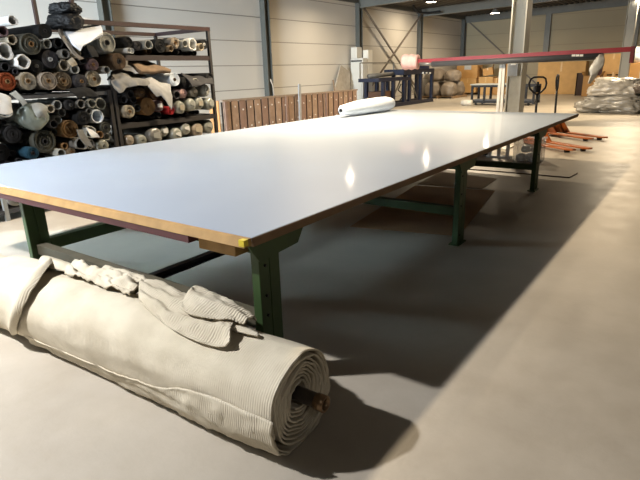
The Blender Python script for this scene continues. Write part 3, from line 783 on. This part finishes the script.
# odd lengths leaning at the fence
def leaning(name, pa, pb, w, mat, label, cat, X=PX+.12):
    a, c = at(*pa, 'x', X), at(*pb, 'x', X)
    if a.z < .0: a.z = 0
    o = MB().bar(a, c, w, w*.4, (1,0,0)).build(name, mat); return tag(o, label, cat)
leaning('metal_strip', (300.5,128), (299.5,84), .11, M('grey strip metal', 'a2a4a6', .5, .4), 'grey metal strip standing upright against the brown fence', 'strip')
leaning('wooden_batten', (338,128), (333,80), .07, M('batten', '8c7966', .8), 'thin wooden batten leaning behind the brown fence near the cabinets', 'batten', PX-.35)
tag(MB().tube([at(276,128,'x',PX-.35), at(274.5,100,'x',PX-.35), at(273,86,'x',PX-.35), at(270.5,79,'x',PX-.35)], .022, 8).build('bent_rod', M('beige rod', 'a39684', .6)), 'thin bent rod standing behind the brown fence beside the column', 'rod')
o = MB(); g0, g1, g2, g3 = at(328,96,'x',-13.9), at(350,96,'x',-13.9), at(349,72,'x',-14.35), at(340,65,'x',-14.4)
g0.z = g1.z = 0
o.prism([g0, g1, g2, g3], (.05, 0, 0)); tag(o.build('wall_shade_panel', M('wall shade grey', 'a39a8c', .8)), 'grey panel standing in for shadow shapes on the left wall behind the fence', 'board')  # thin grey panel in place of shadow shapes on the wall

# ------------------------------------------------------------------ electric cabinets by the wall column
cab = M('cabinet grey', 'c6c2b8', .5, 0, .04, 3)
def boxpx(mb, l, t, r, bt, Y, depth, z0=None):
    p, q = at(l, t, 'y', Y), at(r, bt, 'y', Y)
    mb.box((p.x, Y, q.z if z0 is None else z0), (q.x, Y+depth, p.z)); return mb
E1 = empty('electrical_cabinet', (-13.9, 22.6, 0), 'pale grey electrical cabinet stack at the wall column behind the fence', 'cabinet')
pa_ = at(351, 90, 'y', 22.4); pc_ = at(363, 90, 'y', 22.4)
part(MB().box((pa_.x, 22.4, 0), (pc_.x, 22.8, 2.28)), 'body', cab, E1)
bevel(part(MB().box((pa_.x+.08, 22.3, 2.28), (pa_.x+.42, 22.75, 2.78)), 'upper_box', cab, E1), .01)
part(MB().box((pa_.x+.03, 22.37, 2.12), (pc_.x-.05, 22.4, 2.2)), 'label_strip', M('dark strip', '4a4844', .6), E1)
part(MB().box((pa_.x+.06, 22.38, 1.2), (pc_.x-.08, 22.4, 2.02)).box((pa_.x+.06, 22.38, .2), (pc_.x-.08, 22.4, 1.1)), 'door', cab, E1)
pq_ = at(371, 90, 'y', 23)
E2 = empty('tall_cabinet', (-13.4, 23, 0), 'tall plain pale cabinet between electrical cabinet and blue machine', 'cabinet')
px0 = at(363.3, 90, 'y', 22.9).x
part(MB().box((px0, 22.9, 0), (pq_.x-.1, 23.3, 2.65)), 'body', M('cabinet cream', 'dcd6c8', .5, 0, .03, 3), E2)
part(MB().box((px0+.04, 22.88, .1), (pq_.x-.14, 22.9, 2.55)), 'door', M('cabinet cream', '', .5), E2)
part(MB().box((pq_.x-.2, 22.86, 1.2), (pq_.x-.17, 22.88, 1.35)), 'handle', M('dark bolt', ''), E2)

# ------------------------------------------------------------------ navy machine
navy = M('navy painted steel', '161d33', .45, 0, .2, 4)
MC = empty('fabric_machine', (-12.8, 25, 0), 'navy blue steel framed fabric machine standing by the left wall', 'machine')
MX = -12.45
def mp(px, py): return at(px, py, 'x', MX)
yL, yM, yR = mp(383,104).y, mp(409,103).y, mp(431,101).y
for y in (yL, mp(393,104).y, mp(403.5,103).y, yM, mp(420,102).y, yR):
    part(MB().box((MX-.07, y-.09, 0), (MX+.07, y+.09, 1.25 if y < yM-.1 else 1.55)), 'leg', navy, MC)
    part(MB().box((MX-.97, y-.09, 0), (MX-.83, y+.09, 1.25 if y < yM-.1 else 1.55)), 'leg', navy, MC)
for x in (MX, MX-.9): part(MB().box((x-.09, yL-.2, .0), (x+.09, yR+.1, .17)), 'floor_beam', navy, MC)
yT = mp(377, 90).y
part(MB().box((MX-1.0, yT, 1.2), (MX+.09, yM, 1.36)), 'table_frame', navy, MC)
part(MB().box((MX-1.0, mp(402,80).y, 1.45), (MX+.09, yR+.1, 1.72)), 'upper_frame', navy, MC)
bevel(part(MB().box((MX-.9, mp(418,70).y, 1.72), (MX-.2, yR+.1, 2.0)), 'drive_box', M('blue drive box', '1b2a50', .4), MC), .02)
part(MB().tube([(MX-.5, yT+.1, 1.46), (MX-.5, mp(402,80).y-.05, 1.52)], .1, 16), 'guide_roller', M('grey roller', '5f5d58', .5), MC)
part(MB().box((MX-.8, yL+.0, .17), (MX-.1, mp(396,100).y, .75)), 'brown_box', M('brown motor box', '5f4431', .7), MC)
mbb = MB()
for q in (421, 424.5, 428): mbb.tube([mp(q, 74)+Vector((.1,0,0)), mp(q, 74)+Vector((.1,.0,.09))], .06, 10)
part(mbb, 'white_knobs', M('white knob', 'd5d5cf', .5), MC)
part(MB().bar((MX-.9, yT, 2.05), (MX-.9, yM, 2.05), .05, .05).bar((MX-.9, yT, 1.36), (MX-.9, yT, 2.05), .05, .05).bar((MX-.9, yM, 1.36), (MX-.9, yM, 2.05), .05, .05), 'rear_frame', M('grey machine frame', '77736a', .5), MC)
part(MB().bar((MX-.1, mp(394,90).y, .3), (MX-.1, mp(402,90).y, 1.2), .05, .05).bar((MX-.1, mp(410,90).y, 1.4), (MX-.1, mp(419,90).y, .3), .05, .05), 'diagonal_strut', M('grey machine frame', ''), MC)
part(MB().tube([mp(401,84), mp(398,90), mp(404,95), mp(400,100)], .03, 8), 'hose', M('dark bolt', ''), MC)

# ------------------------------------------------------------------ bales, boxes at the back
bale = M('grey brown film bale', '82776a', .45, 0, .25, 3, .5, 6)
palw = M('pallet wood', '8a6f50', .8, 0, .2, 6)
def pallet(cx, cy, label, w=1.2, d=1.0, group='wooden pallets'):
    r = empty('wooden_pallet', (cx, cy, 0), label, 'pallet', group)
    mb = MB()
    for i in range(5): mb.box((cx-w/2, cy-d/2+i*(d-.1)/4, .11), (cx+w/2, cy-d/2+i*(d-.1)/4+.1, .135))
    part(mb, 'deck_boards', palw, r)
    for i in range(3): part(MB().box((cx-w/2+i*(w-.1)/2, cy-d/2, 0), (cx-w/2+i*(w-.1)/2+.1, cy+d/2, .11)), 'runner', palw, r)
    return r
bc = at(443, 98, 'z', 0)
bx_ = -13.35
pallet(bx_, 31.4, 'pallet under the stacked grey-brown bales beside the blue machine', 2.0, 2.2)
for i, (dx, dy, z, sz) in enumerate(((-.5,-.6,.14,(.47,.5,.46)), (.5,-.6,.14,(.44,.5,.44)), (-.5,.62,.14,(.46,.5,.46)), (.5,.62,.14,(.44,.5,.46)), (-.52,-.1,.97,(.46,.62,.42)), (.48,0,.95,(.44,.62,.38)))):
    lump('fabric_bale', (bx_+dx, 31.4+dy, z), sz, bale, ('lower left front','lower right front','lower left rear','lower right rear','upper left','upper right')[i]+' grey-brown wrapped bale of the stack beside the blue machine', 'bale', 3.7*i+1, .16, 2, .5, group='grey-brown bales', res=4)
cb = [M('cardboard %d' % i, c, .8, 0, .08, 3) for i, c in enumerate(('b98d55','c29a62','a9804d'))]
tape = M('brown tape', 'cfae7a', .4)
def carton(l, t, r, bt, Y, depth, label, ci=0, z0=None, slots=False, lab=False, rz=0, name='cardboard_box', flaps=False):
    p, q = at(l, t, 'y', Y), at(r, bt, 'y', Y)
    zb = max(0, q.z) if z0 is None else z0; zt = p.z
    rt_ = empty(name, ((p.x+q.x)/2, Y+depth/2, zb), label, 'box', 'cardboard boxes')
    w = q.x-p.x; hgt = zt-zb
    o = MB().box((-w/2, -depth/2, 0), (w/2, depth/2, hgt)).build('carton_body', cb[ci], rt_); bevel(o, .015)
    MB().box((-.04, -depth/2-.004, hgt*.7), (.04, -depth/2-.001, hgt)).box((-.04, -depth/2, hgt), (.04, depth/2, hgt+.003)).build('packing_tape', tape, rt_)
    if slots: MB().box((-w*.32, -depth/2-.006, hgt*.86), (-w*.05, -depth/2-.002, hgt*.92)).box((w*.12, -depth/2-.006, hgt*.86), (w*.38, -depth/2-.002, hgt*.92)).build('handle_slots', dark_in, rt_)
    if lab: MB().box((-w*.12, -depth/2-.006, hgt*.5), (w*.2, -depth/2-.002, hgt*.78)).build('paper_label', M('label white', PAL['white'], .7), rt_)
    if flaps:
        for s in (-1, 1):
            MB().add([(s*w/2,-depth/2,hgt),(s*w/2,depth/2,hgt),(s*(w/2+.12),depth/2,hgt+.22),(s*(w/2+.12),-depth/2,hgt+.22)], [(0,1,2,3)]).build('flap', cb[1], rt_).modifiers.new('s','SOLIDIFY').thickness = .01
    rt_.rotation_euler.z = rz
    return rt_
YB_ = 34.5
pallet(at(467.5,80,'y',35).x, 35.0, 'pallet under the big labelled cardboard box near the back corner', 1.15, 1.0)
carton(459.5, 78.5, 475.5, 90, YB_, 1.0, 'wide cardboard box under the big labelled one near the back corner', 1, .14)
o_ = at(459, 78.5, 'y', YB_)
carton(457, 61.5, 477, 77, YB_, 1.0, 'big cardboard box with white label near the back corner, top of its stack', 0, o_.z+.004, lab=True)
b4 = carton(478.8, 77, 492, 91.5, YB_, .9, 'square cardboard box beneath a tilted open box near the back corner', 1, 0)
carton(493.5, 78, 498.5, 91.5, YB_+.1, .8, 'narrow cardboard box right of the square cardboard box', 2, 0)
tb = carton(483, 68, 492, 76, YB_+.1, .55, 'small tilted open cardboard box on the square cardboard box', 0, at(0,77,'y',YB_).z*0+at(484,77,'y',YB_).z+.09, flaps=True)
tb.rotation_euler = (0, -.16, .2)
carton(503.5, 62, 512, 91, YB_+.4, .9, 'tall orange cardboard box partly hidden left of the grey column', 2, 0)
# right side of the back wall
carton(538.5, 62.5, 583, 91.5, 35.2, .9, 'very wide plain cardboard container against the back wall', 1, 0)
carton(583.5, 76, 598, 92.5, 32.6, .8, 'open-flapped cardboard box beside the dark upright board', 2, 0, flaps=True)
p0, p1 = at(577, 73, 'y', 33.6), at(582, 92, 'y', 33.6)
tag(MB().box((p0.x, 33.6, 0), (p1.x, 33.7, p0.z)).box((p0.x, 33.6, 0), (p0.x+.06, 34.4, p0.z)).build('dark_board', M('dark brown board', '3c2a20', .7)), 'dark brown upright board left of the open-flapped box', 'board')
p0, p1 = at(598.5, 62, 'y', 35.3), at(603, 92, 'y', 35.3)
tag(MB().box((p0.x, 35.3, 0), (p1.x, 36.0, p0.z)).build('red_brown_board', M('red brown panel', '5c3420', .6)), 'narrow red-brown board standing beside the slotted cardboard boxes', 'board')
carton(603.5, 72.5, 620.5, 93, 33.5, 1.0, 'lower slotted cardboard box left of the rear column', 0, 0, slots=True, lab=True)
zz = at(610, 72.5, 'y', 33.5).z
carton(604.5, 54, 622, 72, 33.5, 1.0, 'upper plain cardboard box left of the rear column', 1, zz+.004, slots=False, flaps=False)
carton(627, 63, 660, 94, 31.9, 1.1, 'big labelled cardboard box right of the rear column', 0, 0, lab=True)
lump('white_sack', (at(634,62.5,'y',32.4).x, 32.4, at(634,63,'y',31.9).z+.01), (.55,.4,.42), wht, 'white sack on the big box right of the rear column', 'sack', 4.4, .3, 2, .5, res=4)
# right rear column
cp = at(625.5, 60, 'y', 31.0)
mb = MB()
for s in (-1, 1): mb.box((cp.x+s*.2-.015, 30.85, 0), (cp.x+s*.2+.015, 31.15, cz(cp.x)-.4))
mb.box((cp.x-.19, 30.99, 0), (cp.x+.19, 31.01, cz(cp.x)-.4))
struct(mb.build('column_2', M('column grey', '9b9a92', .5, 0, .04, 2)))
# ------------------------------------------------------------------ main grey column
colm = M('column grey', '')
ca, cb_ = -5.05, -4.62
mb = MB()
for xx in (ca, cb_-.035): mb.box((xx, 16.4, 0), (xx+.035, 16.9, cz(-4.8)-.42))
mb.box((ca+.03, 16.6, 0), (cb_-.03, 16.63, cz(-4.8)-.42))
struct(mb.build('column_1', colm))
jb = empty('column_box', (-4.84, 16.3, 1.42), 'small grey box fixed on the grey column below the red boom', 'box')  # plain grey box on the column, of unknown use
bevel(part(MB().box((-4.98, 16.24, 1.42), (-4.70, 16.39, 1.78)), 'housing', M('mid grey box', '7c7f82', .5), jb), .01)
part(MB().box((-4.9, 16.21, 1.73), (-4.76, 16.24, 1.79)), 'white_cap', M('white knob', ''), jb)
jb2 = MB().box((ca+.05, 16.5, .0), (cb_-.05, 16.59, 1.42)).build('column_trim', M('column light', '96948a', .6)); struct(jb2)

# ------------------------------------------------------------------ red boom with fabric tube
redp = M('red painted beam', '8a1d22', .4, 0, .1, 4)
BYm = 11.5
bl, br = at(418, 61.3, 'y', BYm), at(632, 49.2, 'y', BYm)
BM = empty('red_boom', (-3.7, BYm, 0), 'long red boom on white poles spanning above the far end of the table', 'boom')
part(MB().bar(bl, br, .09, .085), 'beam', redp, BM)
part(MB().box((br.x-.01, BYm-.09, br.z-.24), (br.x+.05, BYm+.09, br.z+.05)).bar(br, br+Vector((.05,0,0)), .06, .06), 'end_plate', M('dark red plate', '6d1e22', .45), BM)
tl, tr_ = at(424, 63.5, 'y', BYm-.02), at(603, 54.8, 'y', BYm-.02)
tub = part(MB().tube([tl+Vector((.2,0,-.02)), tr_+Vector((0,0,-.02))], .062, 20), 'fabric_tube', M('dark grey tube', '4b4c50', .5, 0, .08), BM)
part(MB().tube([tl+Vector((-.1,0,0)), tl+Vector((.22,0,-.02))], .04, 14), 'spindle', M('spindle steel', '8a8a88', .4, .5), BM)
wm_ = MB()
for q in (573.5, 577.5, 581.5):
    p = at(q, 55.3, 'y', BYm-.085); wm_.box((p.x-.03, BYm-.086, p.z-.02), (p.x+.03, BYm-.082, p.z+.015))
part(wm_, 'white_marks', M('white knob', ''), BM)
pp = at(500.8, 58, 'y', BYm)
for dx in (-.03, .07):
    part(MB().bar((pp.x+dx, BYm+.12, 0), (pp.x+dx*.6, BYm+.12, pp.z-.02), .055, .055), 'pole', M('white pole', 'd8d5cc', .5), BM)
part(MB().box((pp.x-.25, BYm-.2, 0), (pp.x+.3, BYm+.4, .03)), 'base_plate', M('white pole', ''), BM)
part(MB().bar((pp.x, BYm+.12, pp.z-.05), (pp.x, BYm-.0, pp.z+.01), .06, .05), 'bracket', M('white pole', ''), BM)
# pink roll at its end
pk = at(410.8, 61.8, 'y', BYm)
mbp = MB(); lathe_x(mbp, [(-.19,.001),(-.19,.07),(-.185,.15),(-.12,.172),(-.04,.15),(.02,.175),(.1,.15),(.17,.165),(.19,.12),(.19,.05),(.19,.001)], 26, .16, 3)
pr = mbp.build('pink_roll', M('pink fluffy fabric', 'e6bab6', .9, 0, .1, 10, .5, 25)); pr.location = pk; pr.rotation_euler = (0, .03, .1)
tag(pr, 'pink soft fabric roll on the left end of the red boom', 'fabric roll')
mbp = MB(); mbp.tube([(.15,0,0),(.42,0,.0)], .03, 12); q_ = mbp.build('core_tube', M('spindle steel', '')); q_.parent = pr
# bag hanging from the boom
film = M('clear plastic film', 'c9c6bd', .25, 0, .15, 8, .7, 12, .7)
hb = at(600, 58, 'y', BYm-.13)
rows = []
for t, w in ((0,.05),(.2,.12),(.45,.14),(.7,.09),(1,.04)):
    z = hb.z+.06-.5*t
    rows.append([(hb.x-w+.05-.12*t, BYm-.15-.05*math.sin(t*3), z), (hb.x-.12*t, BYm-.2, z), (hb.x+w-.12*t-.02, BYm-.15, z)])
sheet('plastic_bag', rows, film, 'crumpled clear plastic bag hanging from the right part of the red boom', 'bag', 20, 10, .02, .03, 7, 3)

# ------------------------------------------------------------------ low steel cart behind the table
ck = M('black cart steel', '1a1a1c', .5, .2)
CT = empty('steel_cart', (-7.6, 25.3, 0), 'low black steel frame cart behind the grey column', 'cart')
cl, cr_ = at(471.5, 105, 'y', 25.0), at(533, 104, 'y', 25.0)
ztop = at(490, 85, 'y', 25).z
for x in (cl.x, at(484,100,'y',25).x, at(520,100,'y',25).x, cr_.x):
    for y in (25.0, 25.9): part(MB().box((x-.045, y-.045, .08), (x+.045, y+.045, ztop)), 'post', ck, CT)
for y in (25.0, 25.9):
    part(MB().box((cl.x-.05, y-.05, ztop-.1), (cr_.x+.05, y+.05, ztop)), 'top_beam', ck, CT)
    part(MB().box((cl.x-.05, y-.05, .1), (cr_.x+.05, y+.05, .2)), 'lower_beam', ck, CT)
part(MB().box((cl.x-.1, 24.95, ztop), (at(513,85,'y',25).x, 25.95, ztop+.05)), 'top_board', M('grey board', 'aeb0a8', .6), CT)
part(MB().box((cl.x, 25.06, .2), (cr_.x, 25.84, .25)), 'lower_deck', M('dark deck', '55565a', .5), CT)
for x in (cl.x+.2, cr_.x-.2):
    for y in (25.0, 25.9): part(MB().tube([(x, y-.03, .055), (x, y+.03, .055)], .055, 14), 'wheel', M('rubber', '1a1a1a', .8), CT)
wr = at(467, 103.5, 'y', 25.3)
mbp = MB(); lathe_x(mbp, [(-.5,.001),(-.5,.13),(.0,.13),(.0,.04),(-.03,.001)], 20)
o = mbp.build('white_roll', M('white film roll', 'd4cfc2', .6)); o.location = (wr.x+.45, 24.75, .13); tag(o, 'white roll end on the floor before the low black cart', 'fabric roll')

# ------------------------------------------------------------------ pallet jacks
org = M('orange painted steel', 'a85c2a', .4, 0, .12, 6)
def jack(bx, by, ang, label, turn=0):
    r = empty('pallet_jack', (bx, by, 0), label, 'pallet jack', 'pallet jacks', ang)   # local +x along the forks
    for s in (-1, 1):
        y = s*.2
        mb = MB().prism([(.0,y-.08,.055),(1.32,y-.08,.055),(1.45,y-.045,.06),(1.45,y+.045,.06),(1.32,y+.08,.055),(0,y+.08,.055)], (0,0,.035))
        f = mb.build('fork', org, r); bevel(f, .006)
        MB().tube([(1.25,y-.05,.03),(1.25,y+.05,.03)], .03, 14).build('load_wheel', M('rubber', ''), f)
    MB().prism([(0,-.27,.06),(0,.27,.06),(0,.2,.42),(0,-.2,.42)], (-.05,0,0)).prism([(0,-.03,.09),(.28,-.03,.09),(0,-.03,.4)], (0,.06,0)).build('mast_plate', org, r)
    for s in (-1, 1): MB().prism([(0,s*.2-.012,.09),(.3,s*.2-.012,.09),(0,s*.2-.012,.38)], (0,.024,0)).build('gusset', org, r)
    MB().tube([(-.14,0,.05),(-.14,0,.4)], .055, 14).build('pump', ck, r)
    MB().box((-.25,-.1,.18),(-.05,.1,.3)).build('pump_body', org, r)
    for s in (-1, 1): MB().tube([(-.16,s*.1-.025,.09),(-.16,s*.1+.025,.09)], .09, 18).build('steer_wheel', M('rubber', ''), r)
    hd = MB().tube([(.0,0,.3),(-.02,0,1.12)], .026, 12).build('handle_bar', ck, r); hd.location = (-.05,0,0); hd.rotation_euler.z = turn
    lp = [(-.02,0,1.08),(-.02,-.1,1.14),(-.025,-.2,1.22),(-.03,-.225,1.32),(-.03,-.19,1.42),(-.03,-.12,1.455),(-.03,0,1.46),(-.03,.12,1.455),(-.03,.19,1.42),(-.03,.225,1.32),(-.025,.2,1.22),(-.02,.1,1.14)]
    MB().tube(lp, .021, 10, closed=True).build('handle_loop', ck, hd)
    MB().box((-.055,-.05,1.13),(.01,.05,1.28)).box((-.04,-.02,1.28),(-.01,.02,1.36)).build('lever_block', ck, hd)
    return r
jack(-3.1, 12.46, math.atan2(-.61, .79), 'nearer pallet jack with orange forks and wide black loop handle')
jack(-3.12, 14.4, math.atan2(-.6, .8), 'farther pallet jack with orange forks behind the nearer one', .75)

# ------------------------------------------------------------------ big film bags at the right
f2 = M('translucent film grey', '8a8781', .28, 0, .3, 2.5, .8, 7, .8)
f3 = M('translucent film warm', 'aaa59c', .28, 0, .25, 2.5, .8, 7, .8)
xa_ = at(612,113,'z',0).x
lump('plastic_bag', (xa_+.05, 21.9, 0), (1.15,.6,.36), f2, 'flat grey translucent bag lying lowest of the plastic bag pile', 'bag', 2.2, .36, 1.7, .6, group='plastic bags on the floor')
lump('plastic_bag', (xa_-.02, 22.0, .58), (.85,.5,.36), f3, 'bulging pale translucent bag on top of the plastic bag pile', 'bag', 9.2, .36, 1.5, .6, group='plastic bags on the floor')
lump('plastic_bag', (-.75, 24.3, 0), (.8,.55,.55), f3, 'pale translucent bag behind at the right of the plastic bag pile', 'bag', 5.9, .3, 1.7, .5, group='plastic bags on the floor')
lump('dark_bundle', (xa_+.95, 21.6, .7), (.36,.25,.16), M('brown grey bundle', '554b44', .6, 0, .3, 6, .4), 'dark brown bundle lying at the right of the plastic bag pile', 'bundle', 1.2, .3, 2.4, .6, res=4)

# ------------------------------------------------------------------ things under the table
def floor_sheet(name, pts, mat, label, z=.0):
    P = [Vector((a, c, z+.001)) for a, c in pts]
    return tag(MB().prism(P, (0,0,.006)).build(name, mat), label, 'cardboard sheet', 'cardboard sheets on the floor')
cbs = M('floor cardboard', 'a88764', .85, 0, .12, 2)
c4 = [at(350,227,'z',0), at(476,239,'z',0), at(495,191,'z',0), at(415,186,'z',0)]
floor_sheet('cardboard_sheet', [(v.x, v.y) for v in (c4[0], Vector((-1.95,5.12,0)), c4[2], c4[3])], cbs, 'brown cardboard sheet flat on the floor beneath the table beside the middle leg')
c5 = [at(418,184,'z',0), at(482,189,'z',0), at(497,179,'z',0), at(440,172,'z',0)]
floor_sheet('cardboard_sheet', [(v.x, v.y) for v in c5], M('floor cardboard pale', 'b09d84', .85, 0, .12, 2), 'paler cardboard sheet on the floor just beyond the brown one')
lam_clear = M('clear crate plastic', 'd5dbe0', .25, 0, .05, 5, 0, 10, .6, 0, .22)
def crate(cx, cy, w, d, hgt, label, rz=.1):
    r = empty('plastic_crate', (cx, cy, 0), label, 'crate', None, rz)
    t = .012
    MB().box((-w/2,-d/2,0),(w/2,d/2,t)).box((-w/2,-d/2,t),(w/2,-d/2+t,hgt)).box((-w/2,d/2-t,t),(w/2,d/2,hgt)).box((-w/2,-d/2+t,t),(-w/2+t,d/2-t,hgt)).box((w/2-t,-d/2+t,t),(w/2,d/2-t,hgt)).build('crate_body', lam_clear, r)
    mb = MB().box((-w/2-.02,-d/2-.02,hgt-.02),(w/2+.02,-d/2,hgt+.01)).box((-w/2-.02,d/2,hgt-.02),(w/2+.02,d/2+.02,hgt+.01)).box((-w/2-.02,-d/2,hgt-.02),(-w/2,d/2,hgt+.01)).box((w/2,-d/2,hgt-.02),(w/2+.02,d/2,hgt+.01))
    mb.build('rim', lam_clear, r)
    return r
crate(-2.62, 10.2, .5, .42, .42, 'clear plastic crate with white parts inside under the far end of the table')
whp = M('white plastic part', 'd8dade', .5)
for i, (dx, dy, z, r) in enumerate(((-.12,-.06,.014,.085),(.1,-.08,.014,.08),(.0,.1,.014,.08),(-.06,0,.165,.08),(.1,.03,.16,.07))):
    lump('white_part', (-2.62+dx, 10.2+dy, z), (r,r,r*.9), whp, ('left','right','rear','top left','top right')[i]+' white plastic part inside the clear crate', 'part', i*2.7, .35, 1.6, .4, group='white parts in the clear crate', res=3)
WS = empty('slotted_stand', (-3.3, 10.3, 0), 'white slotted stand standing left of the clear crate under the table', 'stand')
for i in range(3): part(MB().box((-3.42+i*.17, 10.3, .03), (-3.36+i*.17, 10.34, .55)), 'upright', whp, WS)
part(MB().box((-3.45, 10.28, 0), (-2.98, 10.4, .04)), 'base', whp, WS)
tag(MB().box((-4.35, 10.5, 0), (-3.5, 10.6, .62)).build('slate_board', M('dark slate panel', '2b3036', .6)), 'dark slate board standing under the far end of the table', 'board')
st_ = [at(466,169.5,'z',0), at(500,172,'z',0), at(540,175.5,'z',0), at(569,178,'z',0), at(573,176,'z',0), at(577.5,173.5,'z',0)]
tag(MB().tube([Vector((p.x,p.y,.008)) for p in st_], .008, 6).build('packing_strap', M('brown strap', '5d4433', .7)), 'thin brown packing strap lying across the floor past the far leg', 'strap')

# ------------------------------------------------------------------ white roll on the table
A_, B_ = Vector((-5.5, 8.0, 0)), Vector((-5.55, 10.0, 0))
mbp = MB(); Lw = 1.75
lathe_x(mbp, [(0,.03),(0,.06),(-.03,.085),(-.2,.1),(-.45,.125),(-.8,.14),(-1.2,.145),(-1.55,.14),(-Lw,.11),(-Lw-.03,.05),(-Lw-.04,.001)], 28, .09, 6.5)
WRL = mbp.build('fabric_roll', M('white padded fabric', 'dfe6ee', .8, 0, .05, 6, .4, 12)); 
WRL.location = (-5.42, 8.1, 1.03); WRL.rotation_euler = (0, 0.012, math.radians(-92)); tag(WRL, 'white padded fabric roll lying on the far left of the white tabletop', 'fabric roll')
mbp = MB(); lathe_x(mbp, [(-.1,.024),(-.1,.034),(.02,.034),(.02,.024),(-.1,.024)], 18); q_ = mbp.build('core_tube', M('black core', '18181a', .6)); q_.parent = WRL
mbp = MB(); vs = []; fs = []
for i in range(21):
    for j in range(7):
        t = i/20; a = -.6+2.0*j/6
        r = .15+.01*math.sin(t*17+j)+.012*nz((t*6, j*.5, 1))
        vs.append((-.35-1.2*t, -r*math.cos(a-.9), r*math.sin(a-.1)))
for i in range(20):
    for j in range(6): k = i*7+j; fs.append((k, k+1, k+8, k+7))

# ------------------------------------------------------------------ pipe under the ceiling
pa1 = [at(413,0,'x',-13.9), at(413.5,6,'x',-13.9), at(418,12.5,'x',-13.9), at(428,13,'y',29.6), at(440,11.5,'y',29.4)]
tag(MB().tube(pa1, .06, 8).build('ceiling_hose', M('rubber', '')), 'thick black hose looping from the ceiling at the wall column', 'hose')

# ------------------------------------------------------------------ ceiling lamps
lampm = emit('lamp glow', 'fff0d8', 24)
hous = M('lamp housing', '9a9a95', .4, .4)
def lamp(x, y, z, watts, label, col=(1,.81,.56), size=.22):
    r = empty('ceiling_lamp', (x, y, z), label, 'lamp', 'hall ceiling lamps')
    mb = MB(); vs = []; fs = []; seg = 20
    for rr, zz in ((.06,.30),(.09,.28),(.12,.14),(.26,.03),(.27,.0)):
        for k in range(seg): vs.append((rr*math.cos(2*PI*k/seg), rr*math.sin(2*PI*k/seg), zz))
    for i in range(4):
        for k in range(seg): fs.append((i*seg+k, i*seg+(k+1) % seg, (i+1)*seg+(k+1) % seg, (i+1)*seg+k))
    mb.add(vs, fs, 0, True); mb.build('housing', hous, r)
    MB().tube([(0,0,.29),(0,0,cz(x)-z+.02)], .02, 8).build('rod', hous, r)
    vs = [(.25*math.cos(2*PI*k/seg), .25*math.sin(2*PI*k/seg), .012) for k in range(seg)]
    MB().add(vs, [tuple(range(seg))[::-1]]).build('diffuser', lampm, r)
    ld = bpy.data.lights.new('lamp_light', 'AREA'); ld.shape = 'DISK'; ld.size = size; ld.energy = watts; ld.color = col; ld.spread = math.radians(170)
    lo = bpy.data.objects.new('lamp_light', ld); C.objects.link(lo); lo.location = (x, y, z-.02)
    return r
LW = 260
lamp(-10.45, 31, 4.5, LW*.8, 'glowing ceiling lamp in view under the roof near the back corner')
lamp(-12.55, 27.3, 4.97, LW*.5, 'ceiling lamp by the left wall above the blue machine')
lamp(-12.4, 19.15, 4.55, LW*.3, 'ceiling lamp by the left wall above the end of the board fence')
for (x, y, e) in ((-5.15,-.7,2.25),(-5.2,7.4,2.3),(-5.9,16.15,2.2),(-8.2,21,.85),(-2.5,24.0,2.0),(-3.5,31,.9),(3.2,-1.5,.09)):  # last entry: weak fill added on the right for the roll end
    lamp(x, y, 4.5, LW*e, 'hall ceiling lamp out of the camera view, the rightmost an added fill', (.98,.98,1.0) if y < 0 else (1,.81,.56))

# ------------------------------------------------------------------ daylight from the open gate behind on the left, plus added cool fills
def area(name, loc, tgt, sx, sy, e, col):
    ld = bpy.data.lights.new(name, 'AREA'); ld.shape = 'RECTANGLE'; ld.size = sx; ld.size_y = sy; ld.energy = e; ld.color = col
    o = bpy.data.objects.new(name, ld); C.objects.link(o); o.location = loc
    o.rotation_euler = (Vector(tgt)-Vector(loc)).to_track_quat('-Z', 'Y').to_euler(); return o
o = area('gate_daylight', (-9.5, -5.5, 2.6), (-13.6, 10, 2.4), 5.0, 4.0, 1050, (.76,.89,1.0)); o.data.spread = math.radians(70)
area('cool_top_fill', (-9.0, -2.0, 4.6), (-8.6, -1.6, 0), 3.0, 5.0, 190, (.70,.87,1.0))  # unseen cool fill from above, added for the near floor and roll
o = area('low_cool_beam', (-13.0, -1.0, 2.2), (-5.0, 3.0, .0), 1.4, 1.4, 40, (.6,.83,1.0)); o.data.spread = math.radians(18)  # added narrow cool beam that brightens the floor under the table
w = bpy.data.worlds.new('world'); S.world = w; w.use_nodes = True
bg = w.node_tree.nodes['Background']; bg.inputs[0].default_value = (.9,.93,1,1); bg.inputs[1].default_value = .006

S.view_settings.view_transform = 'Standard'; S.view_settings.look = 'None'; S.view_settings.gamma = 1
S.view_settings.use_curve_mapping = False
S.view_settings.exposure = 0.14
S.cycles.use_denoising = True
S.cycles.max_bounces = 8
